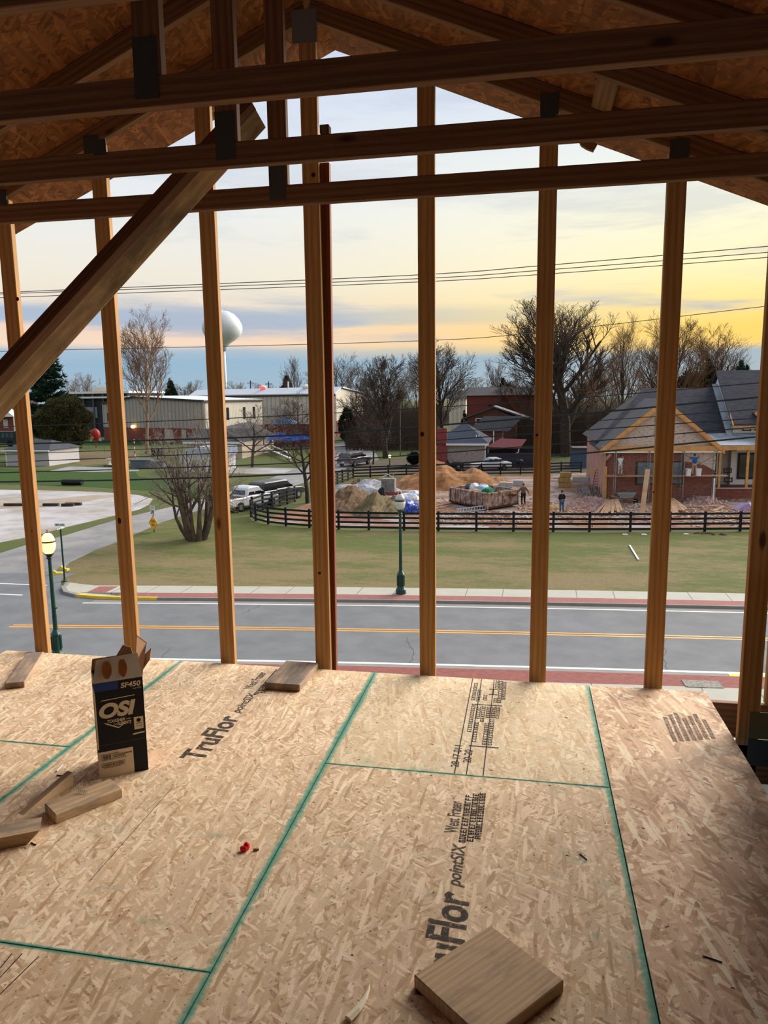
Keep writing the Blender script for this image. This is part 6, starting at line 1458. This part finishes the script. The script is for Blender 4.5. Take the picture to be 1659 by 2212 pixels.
d = (b_-a); L = d.length; r = thing('white_sedan', 'old white sedan parked side on behind the fence by the carport', 'car', a, math.atan2(d.y,d.x)); k = L/5.0
WC = mk('sedan paint', (206,200,200), .35, var=.02, spec=.6)
MB().extr([(0*k,.45),(.02,.85),(.1,.95),(1.35*k,.98),(3.3*k,.98),(4.85*k,.78),(5*k,.62),(5*k,.4),(4.6*k,.3),(.4*k,.3)], 1.85, .08).build('body', WC, r)
MB().extr([(1.0*k,.96),(1.35*k,1.42),(1.6*k,1.48),(2.6*k,1.48),(3.4*k,.98)], 1.6, .1).build('cabin', WC, r)
for s_ in (-1,1):
    for x1, x2 in ((1.35,1.62),(1.75,2.35),(2.42,2.95)): MB().prism([(x1*k,s_*.79,1.02),(x2*k+.1,s_*.79,1.02),(x2*k-.12,s_*.77,1.38),(x1*k+.05,s_*.77,1.38)], (0,s_*.04,0)).build('side_window', mk('green glass', (70,100,104), .15) if s_ < 0 and x1 < 1.4 else bpy.data.materials.get('green glass') or M['glassdark'], r)
MB().prism([(3.34*k,-.7,1.02),(3.34*k,.7,1.02),(2.72*k,.6,1.42),(2.72*k,-.6,1.42)], (.05,0,.04)).build('windscreen', mk('bright windscreen', (170,190,206), .15), r)
MB().box(-.02,.04,-.8,.8,.6,.8).build('tail_light_band', M['red'], r); wheels(r, (1.0*k,4.0*k), .86, .33)
g = G(978,1015); r = thing('lawn_tractor', 'small black lawn tractor beside the ranch house wall', 'tractor', g)
MB().extr([(-.9,.35),(-.9,.7),(-.2,.75),(0,1.0),(.9,.95),(1.0,.4)], .9, .08).build('body', M['black'], r); MB().extr([(-.7,.7),(-.75,1.25),(-.6,1.3),(-.3,.78)], .6, .05).build('seat', M['black'], r)
MB().tube([(.1,0,.95),(-.1,0,1.3)], .03, 5).build('steering_column', M['black'], r); wheels(r, (-.6,.75), .5, .38)
r = thing('grill', 'small black grill beside the fence at the right of the white sedan', 'grill', G(1122,1014)); MB().sphere((0,0,.95), (.45,.35,.3), 10, 6).build('bowl', M['black'], r)
for a in range(3): MB().tube([(0,0,.8),(.4*math.cos(a*2.1),.4*math.sin(a*2.1),0)], .03, 4).build('leg', M['black'], r)
# left yard things
g = G(202, 957); r = thing('inflatable', 'red rounded inflatable beside the left end of the school', 'inflatable', (Xp(203,125),125,GZ))
zi = P(203,939,125).z-GZ; b = MB().sphere((0,0,zi), (.95,.8,1.15), 12, 8).sphere((-1.5,0,zi+.5), (.8,.6,.5), 10, 6).tube([(0,0,0),(0,0,zi)], .1, 6); b.build('body', mk('red vinyl', (182,52,46), .5, var=.1), r); MB().sphere((-.3,-.65,zi-.5), (.45,.2,.3), 8, 5).build('yellow_badge', mk('yellow vinyl', (226,168,60), .5), r)
for k, px in enumerate((201, 212)):
    tag(MB().prism([(-.7,0,0),(-.45,0,0),(0,0,1.1),(.45,0,0),(.7,0,0),(.1,0,1.5),(-.1,0,1.5)], (0,.3,0)).build('a_frame_stand', M['white'], None, loc=G(px,954)), ['white A-frame stand at the left below the red inflatable','white A-frame stand at the right below the red inflatable'][k], 'stand')
for (px, py, lab) in [(236.5,1004,'white bird bath on the grass left of the second stud'),(297,1007,'white pedestal on the grass right of the second stud')]:
    r = thing('bird_bath', lab, 'bird bath', G(px,py)); MB().lathe([(.28,0),(.28,.08),(.12,.16),(.10,.62)], 12).build('pedestal', M['white'], r); MB().lathe([(.10,.62),(.42,.72),(.46,.82),(.38,.82)], 14).build('bowl', M['white'], r)
g = G(233, 1008); tag(MB().box(-.2,2.2,-.15,.15,0,.18).build('dark_log', M['barkdark'], None, loc=G(228,1008)), 'dark log lying beside the bird bath', 'log')
tag(MB().tube([(-1.15,0,.32),(1.15,0,.32)], .3, 14).build('black_pipe', M['black'], None, loc=G(157,1048)), 'thick black pipe lying on the verge above the gravel lot', 'pipe')
for k, (x0, x1, y, lab) in enumerate([(10,52,1093.5,'dark timber on the gravel lot, leftmost'),(94,127,1093.5,'dark timber on the gravel lot, middle one'),(134,160,1094,'dark timber on the gravel lot, lower right one'),(142,176,1092,'dark timber on the gravel lot, rightmost')]):
    a, c_ = G(x0,y), G(x1,y); m = (a+c_)/2; tag(MB().bar(a-m+V((0,0,.13)), c_-m+V((0,0,.13)), .24, .3).build('dark_timber', M['barkdark'], None, loc=m), lab, 'timber', 'timbers on the gravel lot')
g = G(341,1000); r = thing('notice_board', 'black board on a post in the yard by the white shed', 'board', g); zt = P(341,968,g.y).z-GZ; MB().box(-.9,.9,-.05,.05,zt-1.1,zt).build('panel', M['black'], r); MB().box(-.06,.06,0,.1,0,zt-1).build('post', M['black'], r)
g = G(293,1004); r = thing('red_white_pole', 'thin red and white pole right of the second stud', 'pole', g); zt = P(291,949,g.y).z-GZ
for k in range(7): MB().tube([(0,0,zt*k/7),(0,0,zt*(k+1)/7)], .07, 6).build('band', M['red'] if k % 2 else M['white'], r)
g = G(322,1010); tag(MB().box(-2.3,2.3,-.6,.8,0,.9).box(-2.4,.6,-.7,.9,.9,1.1).build('covered_pool', mk('grey tarp cover', (104,104,104), .8, sc=1, c2=(84,96,108)), None, loc=g), 'grey low stack under a blue cover left of the white shed', 'stack')
tag(MB().box(-.8,.8,-.4,.4,0,.75).build('utility_box', M['concrete'], None, loc=G(368,1018)), 'pale box beside the white shed', 'box')
for k in range(7):
    x, y = [(578,882),(729,885),(900,883),(578,882),(1040,0),(0,0),(0,0)][k]
    break
for (px, py, lab) in [(1349,1156,'white scrap on the grass edge, left'),(1390,1156,'white scrap on the grass edge, near the stud'),(1481,1155,'tiny white scrap on the grass right of the stud'),(886,1216,'white scrap on the lawn right of the lamp post')][:3]:
    tag(MB().prism([(-.15,-.1,0),(.2,-.12,0),(.12,.15,0),(-.1,.1,0)], (0,0,.05)).build('litter', M['white'], None, loc=G(px,py)+V((0,0,.02))), lab, 'litter')
b = MB(); p = G(1540,1155)
for k in range(14): b.sphere(p+V((rs.uniform(-1,1),rs.uniform(-.4,.4),.03)), (.12,.1,.08), 6, 4)
tag(b.build('soil_clods', M['soil'], None), 'scattered dark soil clods on the grass below the fence', 'soil', kind='stuff')
SUN_E, EXPO = 8.2, 0.03
# ================================================================== LIGHT, SKY, CAMERA
w_ = bpy.data.worlds.new('sky'); SC.world = w_; w_.use_nodes = True
class W(N):
    def __init__(s, t): s.t = t; t.nodes.clear()
s = W(w_.node_tree)
gen = s.n('ShaderNodeTexCoord').outputs['Generated']
x, y, z = s.sep(gen)
az = s.math('DIVIDE', x, s.math('MAXIMUM', s.math('ABSOLUTE', y), .2))
cv = s.comb(s.math('MULTIPLY', az, 2.6), s.math('MULTIPLY', z, 26.0), s.math('MULTIPLY', y, .3))
n1 = s.noise(cv, 1.0, 7, .6, .3)
cv2 = s.comb(s.math('MULTIPLY', az, 1.4), s.math('MULTIPLY', z, 12.0), 3.0)
n2 = s.noise(cv2, 1.2, 6, .6, .4)
zz = s.math('ADD', z, s.math('MULTIPLY', s.math('SUBTRACT', n1, .5), .022))
def rp(st):
    return s.ramp(zz, [(p, lin(c)) for p, c in st])
L = rp([(0,(156,178,192)),(.045,(146,176,198)),(.058,(160,182,198)),(.066,(236,208,184)),(.086,(230,204,186)),(.092,(168,182,202)),(.106,(166,182,202)),(.116,(226,214,198)),(.15,(228,222,208)),(.22,(224,226,224)),(.33,(208,216,230)),(.43,(186,196,222)),(.7,(190,198,214))])
Rr = rp([(0,(170,182,186)),(.048,(162,178,186)),(.056,(246,206,116)),(.075,(250,210,108)),(.11,(252,226,146)),(.15,(250,236,186)),(.2,(244,238,206)),(.26,(234,236,226)),(.34,(212,220,230)),(.43,(190,202,224)),(.7,(190,198,214))])
f = s.n('ShaderNodeMapRange', interpolation_type='SMOOTHSTEP'); s.l(az, f.inputs[0]); f.inputs[1].default_value = -.5; f.inputs[2].default_value = .32
col = s.mix(f.outputs[0], L, Rr)
# grey cloud patches between 4 and 12 degrees and faint ones higher
band = s.ramp(z, [(.06,(0,0,0,1)),(.085,(1,1,1,1)),(.115,(.9,.9,.9,1)),(.135,(.35,.35,.35,1)),(.19,(.45,.45,.45,1)),(.3,(.3,.3,.3,1)),(.42,(.3,.3,.3,1)),(.5,(0,0,0,1))])
pm = s.ramp(s.math('ADD', s.math('MULTIPLY', n2, .6), s.math('MULTIPLY', n1, .4)), [(.5,(0,0,0,1)),(.58,(1,1,1,1))])
col = s.mix(s.math('MULTIPLY', s.math('MULTIPLY', pm, band), .8), col, lin((166,178,194)))
zl = s.math('MULTIPLY', z, 1.0)
bg = s.n('ShaderNodeBackground'); s.l(col, bg.inputs[0]); bg.inputs[1].default_value = 1.12
s.l(bg.outputs[0], s.n('ShaderNodeOutputWorld').inputs[0])
def sun(name, e, ang, az, el, col):
    l = bpy.data.lights.new(name, 'SUN'); l.energy = e; l.angle = math.radians(ang); l.color = col
    o = bpy.data.objects.new(name, l); COL.objects.link(o)
    d = V((math.sin(math.radians(az))*math.cos(math.radians(el)), math.cos(math.radians(az))*math.cos(math.radians(el)), math.sin(math.radians(el))))
    o.rotation_euler = d.to_track_quat('Z', 'Y').to_euler()
sun('evening_sky_glow', SUN_E, 55, 38, 24, (1.0, .92, .83))
cam = bpy.data.cameras.new('camera'); co = bpy.data.objects.new('camera', cam); COL.objects.link(co)
m4 = RW.to_4x4(); m4.translation = CAM; co.matrix_world = m4
cam.sensor_fit = 'VERTICAL'; cam.sensor_height = 36; cam.lens = 36*F/IH; cam.clip_start = .05; cam.clip_end = 3000
SC.camera = co
SC.view_settings.view_transform = 'Standard'; SC.view_settings.look = 'None'; SC.view_settings.gamma = 1; SC.view_settings.use_curve_mapping = False
SC.view_settings.exposure = EXPO
